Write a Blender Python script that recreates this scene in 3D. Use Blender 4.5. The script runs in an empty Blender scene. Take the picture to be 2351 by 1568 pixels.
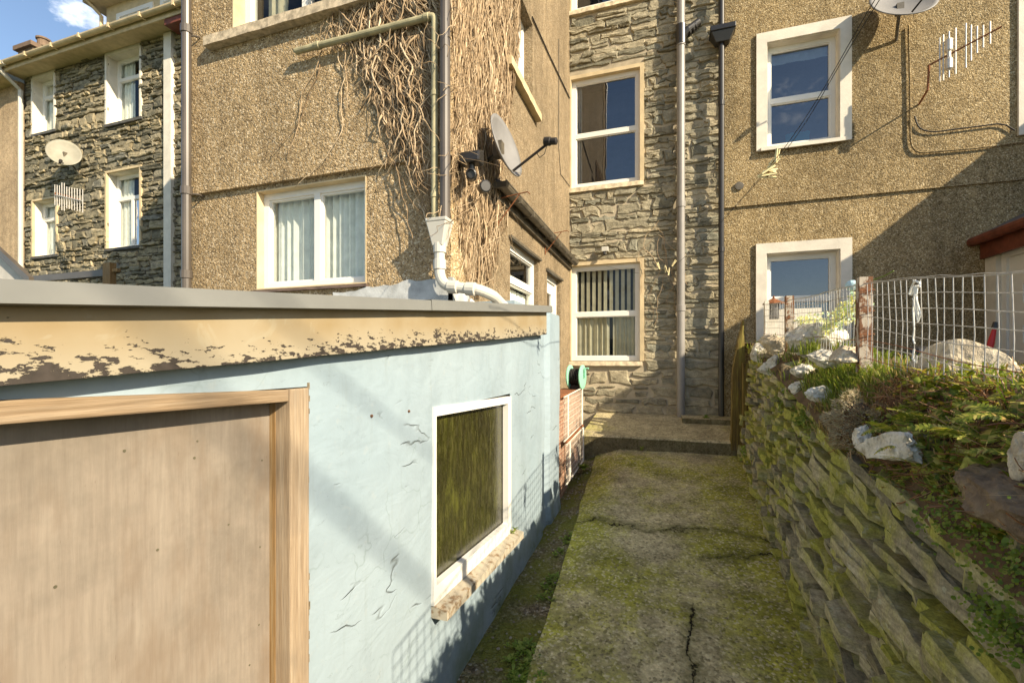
import bpy, bmesh, math, random
from mathutils import Vector, Matrix, noise
R = math.radians
random.seed(7)
SC = bpy.context.scene
COL = SC.collection
# ---------------------------------------------------------------- camera, sky, sun, exposure
TH = R(18.4); CS, SN = math.cos(TH), math.sin(TH)
cam_d = bpy.data.cameras.new('camera'); cam = bpy.data.objects.new('camera', cam_d); COL.objects.link(cam)
cam_d.sensor_width = 36.0; cam_d.lens = 16.14; cam_d.shift_y = 41/2351.0
cam_d.clip_start = 0.02; cam_d.clip_end = 4000
cam.location = (0, 0, 0); cam.rotation_euler = (math.pi/2, 0, TH)
SC.camera = cam
SUN = Vector((0.914, -0.407, 0.576)).normalized()          # towards the sun
ELEV = math.asin(SUN.z)
wd = bpy.data.worlds.new('World'); SC.world = wd; wd.use_nodes = True
wn, wl = wd.node_tree.nodes, wd.node_tree.links
wn.clear()
sky = wn.new('ShaderNodeTexSky'); sky.sky_type = 'NISHITA'; sky.sun_disc = False
sky.sun_elevation = ELEV; sky.sun_rotation = math.atan2(SUN.x, SUN.y); sky.air_density = 1.0; sky.dust_density = 0.6
tc = wn.new('ShaderNodeTexCoord'); mp = wn.new('ShaderNodeMapping'); mp.inputs['Scale'].default_value = (9, 9, 16)
mp.inputs['Location'].default_value = (0.35, 0.2, 0.55)
cn = wn.new('ShaderNodeTexNoise'); cn.inputs['Scale'].default_value = 1.0; cn.inputs['Detail'].default_value = 7
cn.inputs['Roughness'].default_value = 0.6
cr = wn.new('ShaderNodeValToRGB'); cr.color_ramp.elements[0].position = 0.585; cr.color_ramp.elements[1].position = 0.76
cm = wn.new('ShaderNodeMixRGB'); cm.inputs[2].default_value = (9.0, 9.2, 9.6, 1)
bg = wn.new('ShaderNodeBackground'); bg.inputs['Strength'].default_value = 0.10
wo = wn.new('ShaderNodeOutputWorld')
wl.new(tc.outputs['Generated'], mp.inputs[0]); wl.new(mp.outputs[0], cn.inputs['Vector']); wl.new(cn.outputs[0], cr.inputs[0])
wl.new(cr.outputs[0], cm.inputs[0]); wl.new(sky.outputs[0], cm.inputs[1]); wl.new(cm.outputs[0], bg.inputs[0]); wl.new(bg.outputs[0], wo.inputs[0])
sl = bpy.data.lights.new('sun', 'SUN'); sl.energy = 4.8; sl.angle = R(0.5); sl.color = (1.0, 0.86, 0.64)
so = bpy.data.objects.new('sun', sl); COL.objects.link(so); so.rotation_euler = SUN.to_track_quat('Z', 'Y').to_euler()
SC.view_settings.view_transform = 'Standard'; SC.view_settings.look = 'None'
SC.view_settings.exposure = 1.05; SC.view_settings.gamma = 1.0
SC.render.engine = 'CYCLES'
SC.cycles.use_denoising = True; SC.cycles.blur_glossy = 0.5; SC.cycles.sample_clamp_indirect = 8.0; SC.cycles.caustics_reflective = True
# ---------------------------------------------------------------- pixel rays (of a 2351 px wide view) to real points
F, CX, HY = 1054.0, 1175.5, 825.0
def ray(px, py):
    u = (px-CX)/F
    return Vector((-SN+u*CS, CS+u*SN, (HY-py)/F))
def aty(px, py, Y): d = ray(px, py); return d*(Y/d.y)
def atx(px, py, X): d = ray(px, py); return d*(X/d.x)
def atz(px, py, Z): d = ray(px, py); return d*(Z/d.z)
# ---------------------------------------------------------------- materials
class NT:
    def __init__(s, name):
        s.m = bpy.data.materials.new(name); s.m.use_nodes = True
        s.n, s.l = s.m.node_tree.nodes, s.m.node_tree.links
        s.n.clear(); s.out = s.n.new('ShaderNodeOutputMaterial')
        g = s.n.new('ShaderNodeNewGeometry'); s.pos = g.outputs['Position']; s.island = g.outputs['Random Per Island']
        s.nrm = g.outputs['Normal']
        s.b = s.n.new('ShaderNodeBsdfPrincipled'); s.l.new(s.b.outputs[0], s.out.inputs[0])
        s.objc = None
    def loc(s):
        if s.objc is None: s.objc = s.n.new('ShaderNodeTexCoord').outputs['Object']
        return s.objc
    def map(s, scale=(1, 1, 1), rot=(0, 0, 0), src=None):
        m = s.n.new('ShaderNodeMapping'); m.inputs['Scale'].default_value = scale; m.inputs['Rotation'].default_value = rot
        s.l.new(src or s.pos, m.inputs[0]); return m.outputs[0]
    def noise(s, sc, det=4, rough=0.55, vec=None, dist=0):
        t = s.n.new('ShaderNodeTexNoise'); t.inputs['Scale'].default_value = sc; t.inputs['Detail'].default_value = det
        t.inputs['Roughness'].default_value = rough; t.inputs['Distortion'].default_value = dist
        s.l.new(vec or s.pos, t.inputs['Vector']); return t.outputs[0]
    def noisec(s, sc, det=3, vec=None):
        t = s.n.new('ShaderNodeTexNoise'); t.inputs['Scale'].default_value = sc; t.inputs['Detail'].default_value = det
        s.l.new(vec or s.pos, t.inputs['Vector']); return t.outputs[1]
    def vor(s, sc, vec=None, feat='F1', rnd=1):
        t = s.n.new('ShaderNodeTexVoronoi'); t.feature = feat; t.inputs['Scale'].default_value = sc; t.inputs['Randomness'].default_value = rnd
        s.l.new(vec or s.pos, t.inputs['Vector']); return t
    def ramp(s, f, stops):
        r = s.n.new('ShaderNodeValToRGB'); e = r.color_ramp.elements
        while len(e) < len(stops): e.new(0.5)
        for k, (p, c) in enumerate(stops):
            e[k].position = p; e[k].color = (c, c, c, 1) if isinstance(c, (int, float)) else (*c, 1)
        s.l.new(f, r.inputs[0]); return r.outputs[0]
    def mix(s, f, a, b, mode='MIX'):
        m = s.n.new('ShaderNodeMixRGB'); m.blend_type = mode
        for k, v in enumerate((f, a, b)):
            if isinstance(v, (int, float)): m.inputs[k].default_value = v if k == 0 else (v, v, v, 1)
            elif isinstance(v, tuple): m.inputs[k].default_value = (*v, 1)
            else: s.l.new(v, m.inputs[k])
        return m.outputs[0]
    def math(s, op, a, b=0.0, c=0.0):
        m = s.n.new('ShaderNodeMath'); m.operation = op
        for k, v in enumerate((a, b, c)):
            if isinstance(v, (int, float)): m.inputs[k].default_value = v
            else: s.l.new(v, m.inputs[k])
        return m.outputs[0]
    def add(s, a, b):
        m = s.n.new('ShaderNodeVectorMath'); m.operation = 'ADD'; s.l.new(a, m.inputs[0]); s.l.new(b, m.inputs[1]); return m.outputs[0]
    def scalev(s, a, k):
        m = s.n.new('ShaderNodeVectorMath'); m.operation = 'SCALE'; s.l.new(a, m.inputs[0]); m.inputs['Scale'].default_value = k; return m.outputs[0]
    def sep(s, v=None):
        m = s.n.new('ShaderNodeSeparateXYZ'); s.l.new(v or s.pos, m.inputs[0]); return m.outputs
    def bump(s, h, st=0.5, dist=0.01, prev=None):
        m = s.n.new('ShaderNodeBump'); m.inputs['Strength'].default_value = st; m.inputs['Distance'].default_value = dist
        s.l.new(h, m.inputs['Height'])
        if prev is not None: s.l.new(prev, m.inputs['Normal'])
        return m.outputs[0]
    def done(s, col=None, rough=0.8, nrm=None, spec=0.3, metal=0):
        b = s.b
        if isinstance(col, tuple): b.inputs['Base Color'].default_value = (*col, 1)
        elif col is not None: s.l.new(col, b.inputs['Base Color'])
        if isinstance(rough, (int, float)): b.inputs['Roughness'].default_value = rough
        else: s.l.new(rough, b.inputs['Roughness'])
        if nrm is not None: s.l.new(nrm, b.inputs['Normal'])
        b.inputs['Specular IOR Level'].default_value = spec; b.inputs['Metallic'].default_value = metal
        return s.m

def m_pebble(name, dark, mid, light, sc=95, stain=(0.75, 1.1)):
    t = NT(name)
    v1 = t.vor(sc); v2 = t.vor(sc*0.45)
    cell = t.sep(v1.outputs['Color'])[0]
    c = t.ramp(cell, [(0.0, dark), (0.3, mid), (0.72, mid), (1.0, light)])
    n = t.noise(0.9, 5); n2 = t.noise(14, 4)
    c = t.mix(1.0, c, t.ramp(n, [(0.3, stain[0]), (0.7, stain[1])]), 'MULTIPLY')
    c = t.mix(1.0, c, t.ramp(n2, [(0.35, 0.82), (0.65, 1.12)]), 'MULTIPLY')
    streak = t.noise(1.0, 4, 0.6, t.map((5, 5, 0.35)))
    c = t.mix(1.0, c, t.ramp(streak, [(0.36, 0.82), (0.55, 1.0)]), 'MULTIPLY')
    h1 = t.math('SUBTRACT', 1.0, v1.outputs['Distance']); h2 = t.math('SUBTRACT', 1.0, v2.outputs['Distance'])
    b = t.bump(h1, 0.8, 0.007); b = t.bump(h2, 0.5, 0.010, b)
    return t.done(c, 0.9, b, 0.15)
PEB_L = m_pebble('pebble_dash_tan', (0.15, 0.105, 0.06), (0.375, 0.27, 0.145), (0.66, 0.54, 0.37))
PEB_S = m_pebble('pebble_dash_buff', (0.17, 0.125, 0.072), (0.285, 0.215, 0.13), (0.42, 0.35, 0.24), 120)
PEB_R = m_pebble('pebble_dash_brown', (0.11, 0.077, 0.038), (0.325, 0.238, 0.118), (0.62, 0.51, 0.32), 100, (0.72, 1.12))
PEB_F = m_pebble('pebble_dash_cream', (0.35, 0.24, 0.14), (0.52, 0.38, 0.23), (0.6, 0.48, 0.32), 90)

def m_rubble(name, stops, moss=0.0):
    t = NT(name)
    c = t.ramp(t.island, stops)
    n = t.noise(9, 6, 0.65); n2 = t.noise(45, 4, 0.6, t.map((1, 1, 2.2)))
    c = t.mix(1.0, c, t.ramp(n, [(0.3, 0.55), (0.7, 1.35)]), 'MULTIPLY')
    c = t.mix(1.0, c, t.ramp(n2, [(0.3, 0.7), (0.7, 1.2)]), 'MULTIPLY')
    c = t.mix(t.ramp(t.noise(3.3, 5, 0.7), [(0.56, 0.0), (0.68, 0.35)]), c, (0.42, 0.39, 0.29))
    b = t.bump(n, 0.7, 0.03); b = t.bump(n2, 0.55, 0.012, b)
    return t.done(c, 0.85, b, 0.25)
RUB_C = m_rubble('slate_rubble_grey', [(0, (0.17, 0.16, 0.115)), (0.35, (0.31, 0.275, 0.19)), (0.7, (0.42, 0.36, 0.24)), (1, (0.24, 0.235, 0.18))])
RUB_L = m_rubble('slate_rubble_dark', [(0, (0.13, 0.12, 0.085)), (0.4, (0.25, 0.215, 0.14)), (0.75, (0.40, 0.33, 0.205)), (1, (0.17, 0.165, 0.135))])
def m_plain(name, col, rough=0.6, var=0.15, sc=6, bump=0.0, spec=0.3, metal=0, streak=False):
    t = NT(name)
    n = t.noise(sc, 5, 0.6, t.map((3, 3, 0.5)) if streak else None)
    c = t.mix(1.0, col, t.ramp(n, [(0.3, 1-var), (0.7, 1+var)]), 'MULTIPLY')
    return t.done(c, rough, t.bump(t.noise(sc*12, 3), bump, 0.004) if bump else None, spec, metal)
MORTAR = m_plain('mortar', (0.40, 0.34, 0.24), 0.95, 0.3, 4, 0.8)
MORTAR_D = m_plain('dark_joint', (0.085, 0.075, 0.055), 0.95, 0.4, 4, 0.8)
UPVC = m_plain('white_plastic', (0.72, 0.70, 0.64), 0.35, 0.05, 3, 0, 0.4)
WPAINT = m_plain('white_painted_render', (0.66, 0.61, 0.51), 0.7, 0.12, 5, 0.4)
CREAM = m_plain('cream_paint', (0.54, 0.43, 0.26), 0.7, 0.2, 5, 0.4)
SILLM = m_plain('worn_cream_sill', (0.62, 0.52, 0.36), 0.8, 0.4, 14, 0.6)
BROWNP = m_plain('brown_plastic', (0.085, 0.070, 0.056), 0.35, 0.2, 3, 0, 0.5)
GREYP = m_plain('grey_pipe', (0.235, 0.22, 0.20), 0.45, 0.15, 3, 0, 0.4)
BLACKP = m_plain('black_plastic', (0.022, 0.02, 0.018), 0.35, 0.2, 3, 0, 0.5)
WHITEP = m_plain('white_pipe', (0.50, 0.48, 0.42), 0.45, 0.08, 4, 0, 0.4)
OLIVEP = m_plain('weathered_pale_pipe', (0.36, 0.32, 0.19), 0.6, 0.3, 9, 0.2)
SLATE = m_plain('roof_slate', (0.10, 0.10, 0.105), 0.6, 0.35, 5, 0.5)
LEADM = m_plain('dull_brown_metal', (0.10, 0.085, 0.06), 0.5, 0.4, 9, 0.3, 0.5)
DISHG = m_plain('dish_grey', (0.20, 0.195, 0.19), 0.5, 0.12, 5)
DISHC = m_plain('dish_cream', (0.27, 0.255, 0.20), 0.6, 0.15, 5)
ALU = m_plain('aluminium', (0.62, 0.58, 0.52), 0.4, 0.1, 9, 0, 0.5, 0.3)
WIRE = m_plain('galvanised_wire', (0.40, 0.385, 0.36), 0.45, 0.3, 30, 0, 0.5, 0.35)
RUSTY = m_plain('rusty_iron', (0.22, 0.085, 0.035), 0.85, 0.5, 20, 0.6)
REDBR = m_plain('red_brown_paint', (0.15, 0.042, 0.022), 0.45, 0.35, 8, 0.3)
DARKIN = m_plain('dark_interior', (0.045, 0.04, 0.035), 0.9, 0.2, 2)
NET = m_plain('net_curtain', (0.88, 0.88, 0.80), 0.9, 0.12, 12)
DRAPE = m_plain('beige_curtain', (0.55, 0.50, 0.36), 0.9, 0.15, 8)
BRICKM = None
CORD = m_plain('white_cord', (0.75, 0.73, 0.66), 0.8, 0.1, 20)
PEG = m_plain('pale_peg', (0.75, 0.65, 0.36), 0.6, 0.2, 30)
GREENP = m_plain('mint_plastic', (0.26, 0.55, 0.39), 0.4, 0.1, 6)
CABLE = m_plain('black_cable', (0.025, 0.022, 0.02), 0.6, 0.1, 6)
BLUEB = m_plain('turquoise_plastic', (0.05, 0.38, 0.45), 0.5, 0.1, 6)
SKYB = m_plain('pale_blue_plastic', (0.42, 0.58, 0.62), 0.5, 0.1, 6)
REDP = m_plain('red_plastic', (0.5, 0.03, 0.03), 0.4, 0.1, 6)
TERRA = m_plain('terracotta', (0.17, 0.115, 0.075), 0.8, 0.2, 6)
SOIL = m_plain('soil', (0.115, 0.075, 0.04), 0.95, 0.5, 9, 0.9)

def m_glass(name, tint=(0.9, 0.93, 0.92), boost=0.6, base=0.004):
    t = NT(name); t.n.remove(t.b)
    tr = t.n.new('ShaderNodeBsdfTransparent'); tr.inputs[0].default_value = (*tint, 1)
    gl = t.n.new('ShaderNodeBsdfGlossy'); gl.inputs['Roughness'].default_value = 0.0; gl.inputs[0].default_value = (0.95, 0.97, 1, 1)
    gl.inputs['Roughness'].default_value = 0.015
    fr = t.n.new('ShaderNodeFresnel'); fr.inputs[0].default_value = 1.5
    f = t.math('MULTIPLY_ADD', fr.outputs[0], boost, base)
    b = t.bump(t.noise(2.2, 2), 0.04, 0.03); t.l.new(b, gl.inputs['Normal'])
    mx = t.n.new('ShaderNodeMixShader'); t.l.new(f, mx.inputs[0]); t.l.new(tr.outputs[0], mx.inputs[1]); t.l.new(gl.outputs[0], mx.inputs[2])
    t.l.new(mx.outputs[0], t.out.inputs[0]); return t.m
GLASS = m_glass('window_glass')
GLASS_D = m_glass('window_glass_dark_room', (0.5, 0.55, 0.6), 1.8, 0.06)
def m_green_glass():
    t = NT('algae_covered_glass')
    x, y, z = t.sep()
    n = t.noise(2.6, 6, 0.7); n2 = t.noise(60, 3, 0.6, t.map((1, 1, 0.25)))
    c = t.ramp(n, [(0.3, (0.012, 0.012, 0.003)), (0.55, (0.035, 0.036, 0.006)), (0.75, (0.13, 0.14, 0.018))])
    c = t.mix(t.ramp(n2, [(0.45, 0.0), (0.75, 0.5)]), c, (0.11, 0.10, 0.025))
    c = t.mix(t.ramp(t.noise(160, 3, 0.7, t.map((1, 1, 0.4))), [(0.55, 0.0), (0.72, 0.5)]), c, (0.14, 0.125, 0.04))
    c = t.mix(t.ramp(t.noise(9, 5, 0.7, t.map((1, 2.5, 0.5))), [(0.42, 0.6), (0.58, 0.0)]), c, (0.012, 0.010, 0.004))
    c = t.mix(t.ramp(t.math('SUBTRACT', z, t.math('MULTIPLY', y, 0.13)), [(0.0, 0), (1.0, 0)]), c, c)
    t.b.inputs['IOR'].default_value = 1.9
    return t.done(c, t.ramp(n2, [(0.3, 0.12), (0.7, 0.4)]), None, 0.5)
GGLASS = m_green_glass()

def m_blue():
    t = NT('pale_blue_painted_render')
    d = t.scalev(t.noisec(3.0, 4), 0.55)
    pv = t.add(t.map((1, 1, 0.8)), d)
    cr = t.math('ABSOLUTE', t.math('SUBTRACT', t.noise(1.5, 3, 0.5, t.add(t.map((1, 0.75, 2.6), (R(28), 0, 0)), t.scalev(t.noisec(16, 3), 0.05))), 0.5))
    line = t.ramp(cr, [(0.0, 0.95), (0.0022, 0.75), (0.0055, 0.0)])
    msk = t.ramp(t.noise(3.6, 3), [(0.55, 0.0), (0.64, 1.0)])
    crack = t.mix(1.0, line, msk, 'MULTIPLY')
    cr2 = t.vor(5.0, t.add(t.pos, t.scalev(t.noisec(7, 3), 0.2)), 'DISTANCE_TO_EDGE').outputs['Distance']
    fine = t.mix(1.0, t.ramp(cr2, [(0.0, 0.5), (0.02, 0.0)]), t.ramp(t.noise(2.6, 3), [(0.55, 0), (0.65, 1)]), 'MULTIPLY')
    n = t.noise(1.3, 5); tro = t.noise(5.0, 3, 0.5, t.map((1, 1.0, 2.0), (0.5, 0, 0)), 1.2)
    c = t.mix(t.ramp(n, [(0.3, 0.0), (0.75, 1.0)]), (0.250, 0.320, 0.362), (0.29, 0.352, 0.388))
    c = t.mix(t.ramp(t.noise(22, 4), [(0.62, 0), (0.7, 0.25)]), c, (0.33, 0.36, 0.36))
    spots = t.ramp(t.noise(11, 5, 0.65), [(0.735, 0.0), (0.745, 0.85)])
    c = t.mix(spots, c, (0.17, 0.14, 0.09))
    gz = t.sep()
    low = t.math('SUBTRACT', gz[2], t.math('MULTIPLY', gz[1], 0.06))
    foot_tint = t.mix(1.0, t.ramp(t.math('ADD', low, 1.62), [(0.0, 1.0), (0.22, 0.0)]), t.ramp(t.noise(7, 4), [(0.4, 0.0), (0.65, 0.8)]), 'MULTIPLY')  # patchy darker green towards the foot of the wall
    c = t.mix(foot_tint, c, (0.14, 0.18, 0.10))
    patch = t.noise(2.4, 6, 0.7, t.map((1, 1.3, 0.8)))
    c = t.mix(1.0, c, t.ramp(patch, [(0.32, 0.86), (0.5, 1.0), (0.7, 1.06)]), 'MULTIPLY')
    drip = t.noise(6, 4, 0.6, t.map((1, 5, 0.35)))
    c = t.mix(t.ramp(drip, [(0.58, 0.0), (0.74, 0.28)]), c, (0.215, 0.25, 0.24))
    sc_ = t.noise(17, 5, 0.62, t.map((1, 0.7, 1.6), (0.4, 0, 0)), 1.6)
    c = t.mix(t.ramp(sc_, [(0.655, 0.0), (0.67, 0.55), (0.685, 0.0)]), c, (0.15, 0.18, 0.18))
    c = t.mix(t.math('MULTIPLY', crack, 0.55), c, (0.085, 0.09, 0.075)); c = t.mix(fine, c, (0.17, 0.22, 0.21))
    b = t.bump(tro, 0.16, 0.03); b = t.bump(t.noise(40, 3), 0.25, 0.004, b); b = t.bump(t.math('SUBTRACT', 1.0, crack), 0.9, 0.006, b)
    return t.done(c, 0.6, b, 0.3)
BLUE = m_blue()
def m_fascia():
    t = NT('flaking_cream_paint')
    x, y, z = t.sep()
    # height above the lower edge of the board, 0..1
    zb = t.math('MULTIPLY_ADD', y, 0.0742, -0.066)
    v = t.math('MULTIPLY', t.math('SUBTRACT', z, zb), 7.2)
    n = t.noise(55, 6, 0.68, t.map((1, 0.45, 1.3))); big = t.noise(3.5, 3)
    k = t.math('ADD', t.math('MULTIPLY', v, 0.42), t.math('MULTIPLY_ADD', n, -1.25, t.math('MULTIPLY_ADD', big, -0.5, 0.885)))
    flake = t.ramp(k, [(0.0, 1.0), (0.0150, 1.0), (0.030, 0.0)])
    base = t.mix(t.ramp(t.noise(4, 5), [(0.35, 0), (0.65, 1)]), (0.262, 0.197, 0.106), (0.31, 0.255, 0.165))
    base = t.mix(t.ramp(v, [(0.1, 0.75), (0.6, 0.0)]), base, (0.335, 0.295, 0.215))
    base = t.mix(t.ramp(t.noise(9, 4, 0.6, None, 2.0), [(0.6, 0), (0.66, 0.3)]), base, (0.34, 0.31, 0.225))
    c = t.mix(flake, base, t.mix(t.noise(60, 3), (0.022, 0.019, 0.015), (0.075, 0.06, 0.05)))
    b = t.bump(t.math('SUBTRACT', 1.0, flake), 0.8, 0.003)
    return t.done(c, 0.55, b, 0.3)
FASCIA = m_fascia()
FLASH = m_plain('grey_flashing', (0.178, 0.18, 0.168), 0.5, 0.10, 3, 0.1, 0.35)
def m_wood(name, cols, vec_scale, gsc, ring=True, rough=0.75, bumpd=0.003, stain=0.3):
    t = NT(name)
    v = t.map(vec_scale)
    d = t.add(v, t.scalev(t.noisec(1.2, 2, v), 0.35))
    g = t.noise(gsc, 5, 0.65, d); g2 = t.noise(gsc*5, 3, 0.6, v)
    c = t.ramp(g, [(0.32, cols[0]), (0.5, cols[1]), (0.68, cols[2])])
    c = t.mix(1.0, c, t.ramp(g2, [(0.35, 0.78), (0.65, 1.12)]), 'MULTIPLY')
    c = t.mix(t.ramp(t.noise(2.5, 4, 0.6), [(0.5, 0.0), (0.72, stain)]), c, (0.13, 0.11, 0.09))
    return t.done(c, rough, t.bump(g2, 0.35, bumpd), 0.2)
def m_ply():
    t = NT('weathered_plywood')
    fine = t.noise(3.2, 4, 0.6, t.map((1, 42, 2.6))); mid = t.noise(2.6, 5, 0.65, t.map((1, 12, 1.3))); big = t.noise(2.8, 6, 0.68); big2 = t.noise(4.5, 4, 0.6, t.map((1, 1.6, 0.7)))
    cath = t.noise(1.1, 3, 0.5, t.map((1, 7, 0.6)), 0.6)
    rings = t.math('FRACT', t.math('MULTIPLY', cath, 9.0))
    c = t.mix(t.ramp(mid, [(0.25, 0), (0.75, 1)]), (0.215, 0.175, 0.135), (0.262, 0.222, 0.175))
    c = t.mix(1.0, c, t.ramp(fine, [(0.32, 0.90), (0.68, 1.07)]), 'MULTIPLY')
    c = t.mix(1.0, c, t.ramp(rings, [(0.0, 0.97), (0.8, 1.02), (1.0, 0.98)]), 'MULTIPLY')
    c = t.mix(t.ramp(big, [(0.46, 0.0), (0.66, 0.7)]), c, (0.135, 0.115, 0.09))
    c = t.mix(t.ramp(big2, [(0.52, 0.0), (0.70, 0.6)]), c, (0.165, 0.118, 0.078))
    c = t.mix(t.ramp(t.noise(1.6, 3), [(0.5, 0.0), (0.7, 0.5)]), c, (0.295, 0.262, 0.222))
    dash = t.noise(9, 3, 0.6, t.map((1, 30, 4)))
    c = t.mix(t.ramp(dash, [(0.69, 0.0), (0.75, 0.5)]), c, (0.10, 0.07, 0.05))
    return t.done(c, 0.85, t.bump(fine, 0.3, 0.002), 0.15)
PLY = m_ply()
TIMB_H = m_wood('timber_grain_level', [(0.185, 0.125, 0.072), (0.26, 0.185, 0.112), (0.33, 0.25, 0.165)], (12, 0.9, 40), 2.6, stain=0.4)
TIMB_V = m_wood('timber_grain_upright', [(0.21, 0.12, 0.045), (0.29, 0.18, 0.075), (0.34, 0.245, 0.135)], (40, 40, 0.9), 2.6, stain=0.3)
TIMB_J = m_wood('pale_timber_upright', [(0.26, 0.185, 0.115), (0.33, 0.25, 0.165), (0.37, 0.295, 0.21)], (40, 40, 0.9), 2.6, stain=0.55)
MOSSW = m_wood('mossy_wood', [(0.08, 0.055, 0.02), (0.16, 0.11, 0.03), (0.24, 0.20, 0.04)], (14, 14, 0.9), 3.0)

def m_concrete(name='mossy_concrete', cracks=True):
    t = NT(name)
    x, y, z = t.sep()
    n1 = t.noise(1.7, 6, 0.65); n2 = t.noise(7, 5, 0.7); n3 = t.noise(120, 2); n4 = t.noise(0.9, 4, 0.6)
    base = t.mix(t.ramp(n2, [(0.35, 0), (0.65, 1)]), (0.36, 0.30, 0.175), (0.57, 0.48, 0.30))
    moss = t.mix(t.ramp(n2, [(0.3, 0), (0.7, 1)]), (0.18, 0.187, 0.02), (0.415, 0.39, 0.054))
    # moss grows thickest along both edges of the path
    edge = t.math('ABSOLUTE', t.math('SUBTRACT', x, t.math('MULTIPLY_ADD', t.noise(1.4, 3), 0.3, -0.20)))
    f = t.math('ADD', t.math('MULTIPLY', edge, 0.30), t.math('MULTIPLY_ADD', n1, 1.4, t.math('MULTIPLY_ADD', n2, 0.5, -0.50 if cracks else -0.78)))
    c = t.mix(t.ramp(f, [(0.38, 0.05), (0.66, 0.92)]), base, moss)
    sp = t.vor(75)
    spc = t.sep(sp.outputs['Color'])
    c = t.mix(t.ramp(spc[0], [(0.80, 0.0), (0.86, 0.75)]), c, (0.56, 0.49, 0.31))
    c = t.mix(t.ramp(spc[1], [(0.86, 0.0), (0.92, 0.6)]), c, (0.12, 0.10, 0.05))
    m3 = t.noise(19, 5, 0.7); m4 = t.noise(48, 3, 0.6)
    c = t.mix(1.0, c, t.ramp(m3, [(0.3, 0.62), (0.5, 1.0), (0.7, 1.28)]), 'MULTIPLY')
    c = t.mix(1.0, c, t.ramp(m4, [(0.3, 0.72), (0.7, 1.22)]), 'MULTIPLY')
    c = t.mix(1.0, c, t.ramp(t.noise(3.6, 4, 0.6), [(0.34, 0.74), (0.6, 1.06)]), 'MULTIPLY')
    if cracks:
        wob = t.noise(5.5, 6, 0.68); wob2 = t.noise(1.6, 3)
        def dline(axis, base, slope, other, amp, amp2):
            e = t.math('SUBTRACT', axis, t.math('MULTIPLY_ADD', other, slope, base))
            e = t.math('SUBTRACT', e, t.math('MULTIPLY', t.math('SUBTRACT', wob, 0.5), amp))
            return t.math('ABSOLUTE', t.math('SUBTRACT', e, t.math('MULTIPLY', t.math('SUBTRACT', wob2, 0.5), amp2)))
        dA = dline(y, 3.72, -0.05, x, 0.34, 0.5)
        dB = t.math('ADD', dline(y, 3.28, 0.28, x, 0.30, 0.4), t.ramp(x, [(0.10, 0.4), (0.22, 0.0)]))
        dC = t.math('ADD', dline(x, 0.10, 0.02, y, 0.20, 0.2), t.ramp(t.math('MULTIPLY', y, 0.2), [(0.56, 0.0), (0.60, 0.4)]))
        cv = t.math('MINIMUM', dA, t.math('MINIMUM', dB, dC))
        wid = t.noise(7, 3); cw = t.math('SUBTRACT', cv, t.math('MULTIPLY_ADD', wid, 0.030, -0.0135))
        crack = t.ramp(cw, [(0.0, 1.0), (0.004, 0.0)])
        c = t.mix(t.ramp(cv, [(0.0, 0.6), (0.075, 0.0)]), c, (0.085, 0.082, 0.018))
        c = t.mix(crack, c, (0.02, 0.015, 0.008))
    else:
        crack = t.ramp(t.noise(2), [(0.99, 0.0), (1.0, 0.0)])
        c = t.mix(t.ramp(t.sep(t.nrm)[2], [(0.15, 0.72), (0.6, 0.0)]), c, (0.05, 0.042, 0.015))  # shade and damp of the step's riser, painted darker on upright faces
    b = t.bump(t.math('SUBTRACT', 1.0, sp.outputs['Distance']), 0.55, 0.006); b = t.bump(n2, 0.5, 0.02, b)
    b = t.bump(t.math('SUBTRACT', 1.0, crack), 1.0, 0.02, b)
    return t.done(c, 0.9, b, 0.2)
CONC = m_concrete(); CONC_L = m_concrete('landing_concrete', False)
def m_gravel():
    t = NT('dirty_gravel')
    v = t.vor(70); v2 = t.vor(28)
    c = t.ramp(t.sep(v.outputs['Color'])[0], [(0, (0.08, 0.06, 0.035)), (0.55, (0.17, 0.13, 0.08)), (0.85, (0.28, 0.23, 0.15)), (1, (0.38, 0.34, 0.28))])
    c = t.mix(t.ramp(t.noise(3, 5), [(0.34, 0), (0.56, 0.85)]), c, (0.15, 0.155, 0.02))
    b = t.bump(t.math('SUBTRACT', 1.0, v.outputs['Distance']), 0.9, 0.012); b = t.bump(t.math('SUBTRACT', 1.0, v2.outputs['Distance']), 0.6, 0.02, b)
    return t.done(c, 0.9, b, 0.2)
GRAVEL = m_gravel()
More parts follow.
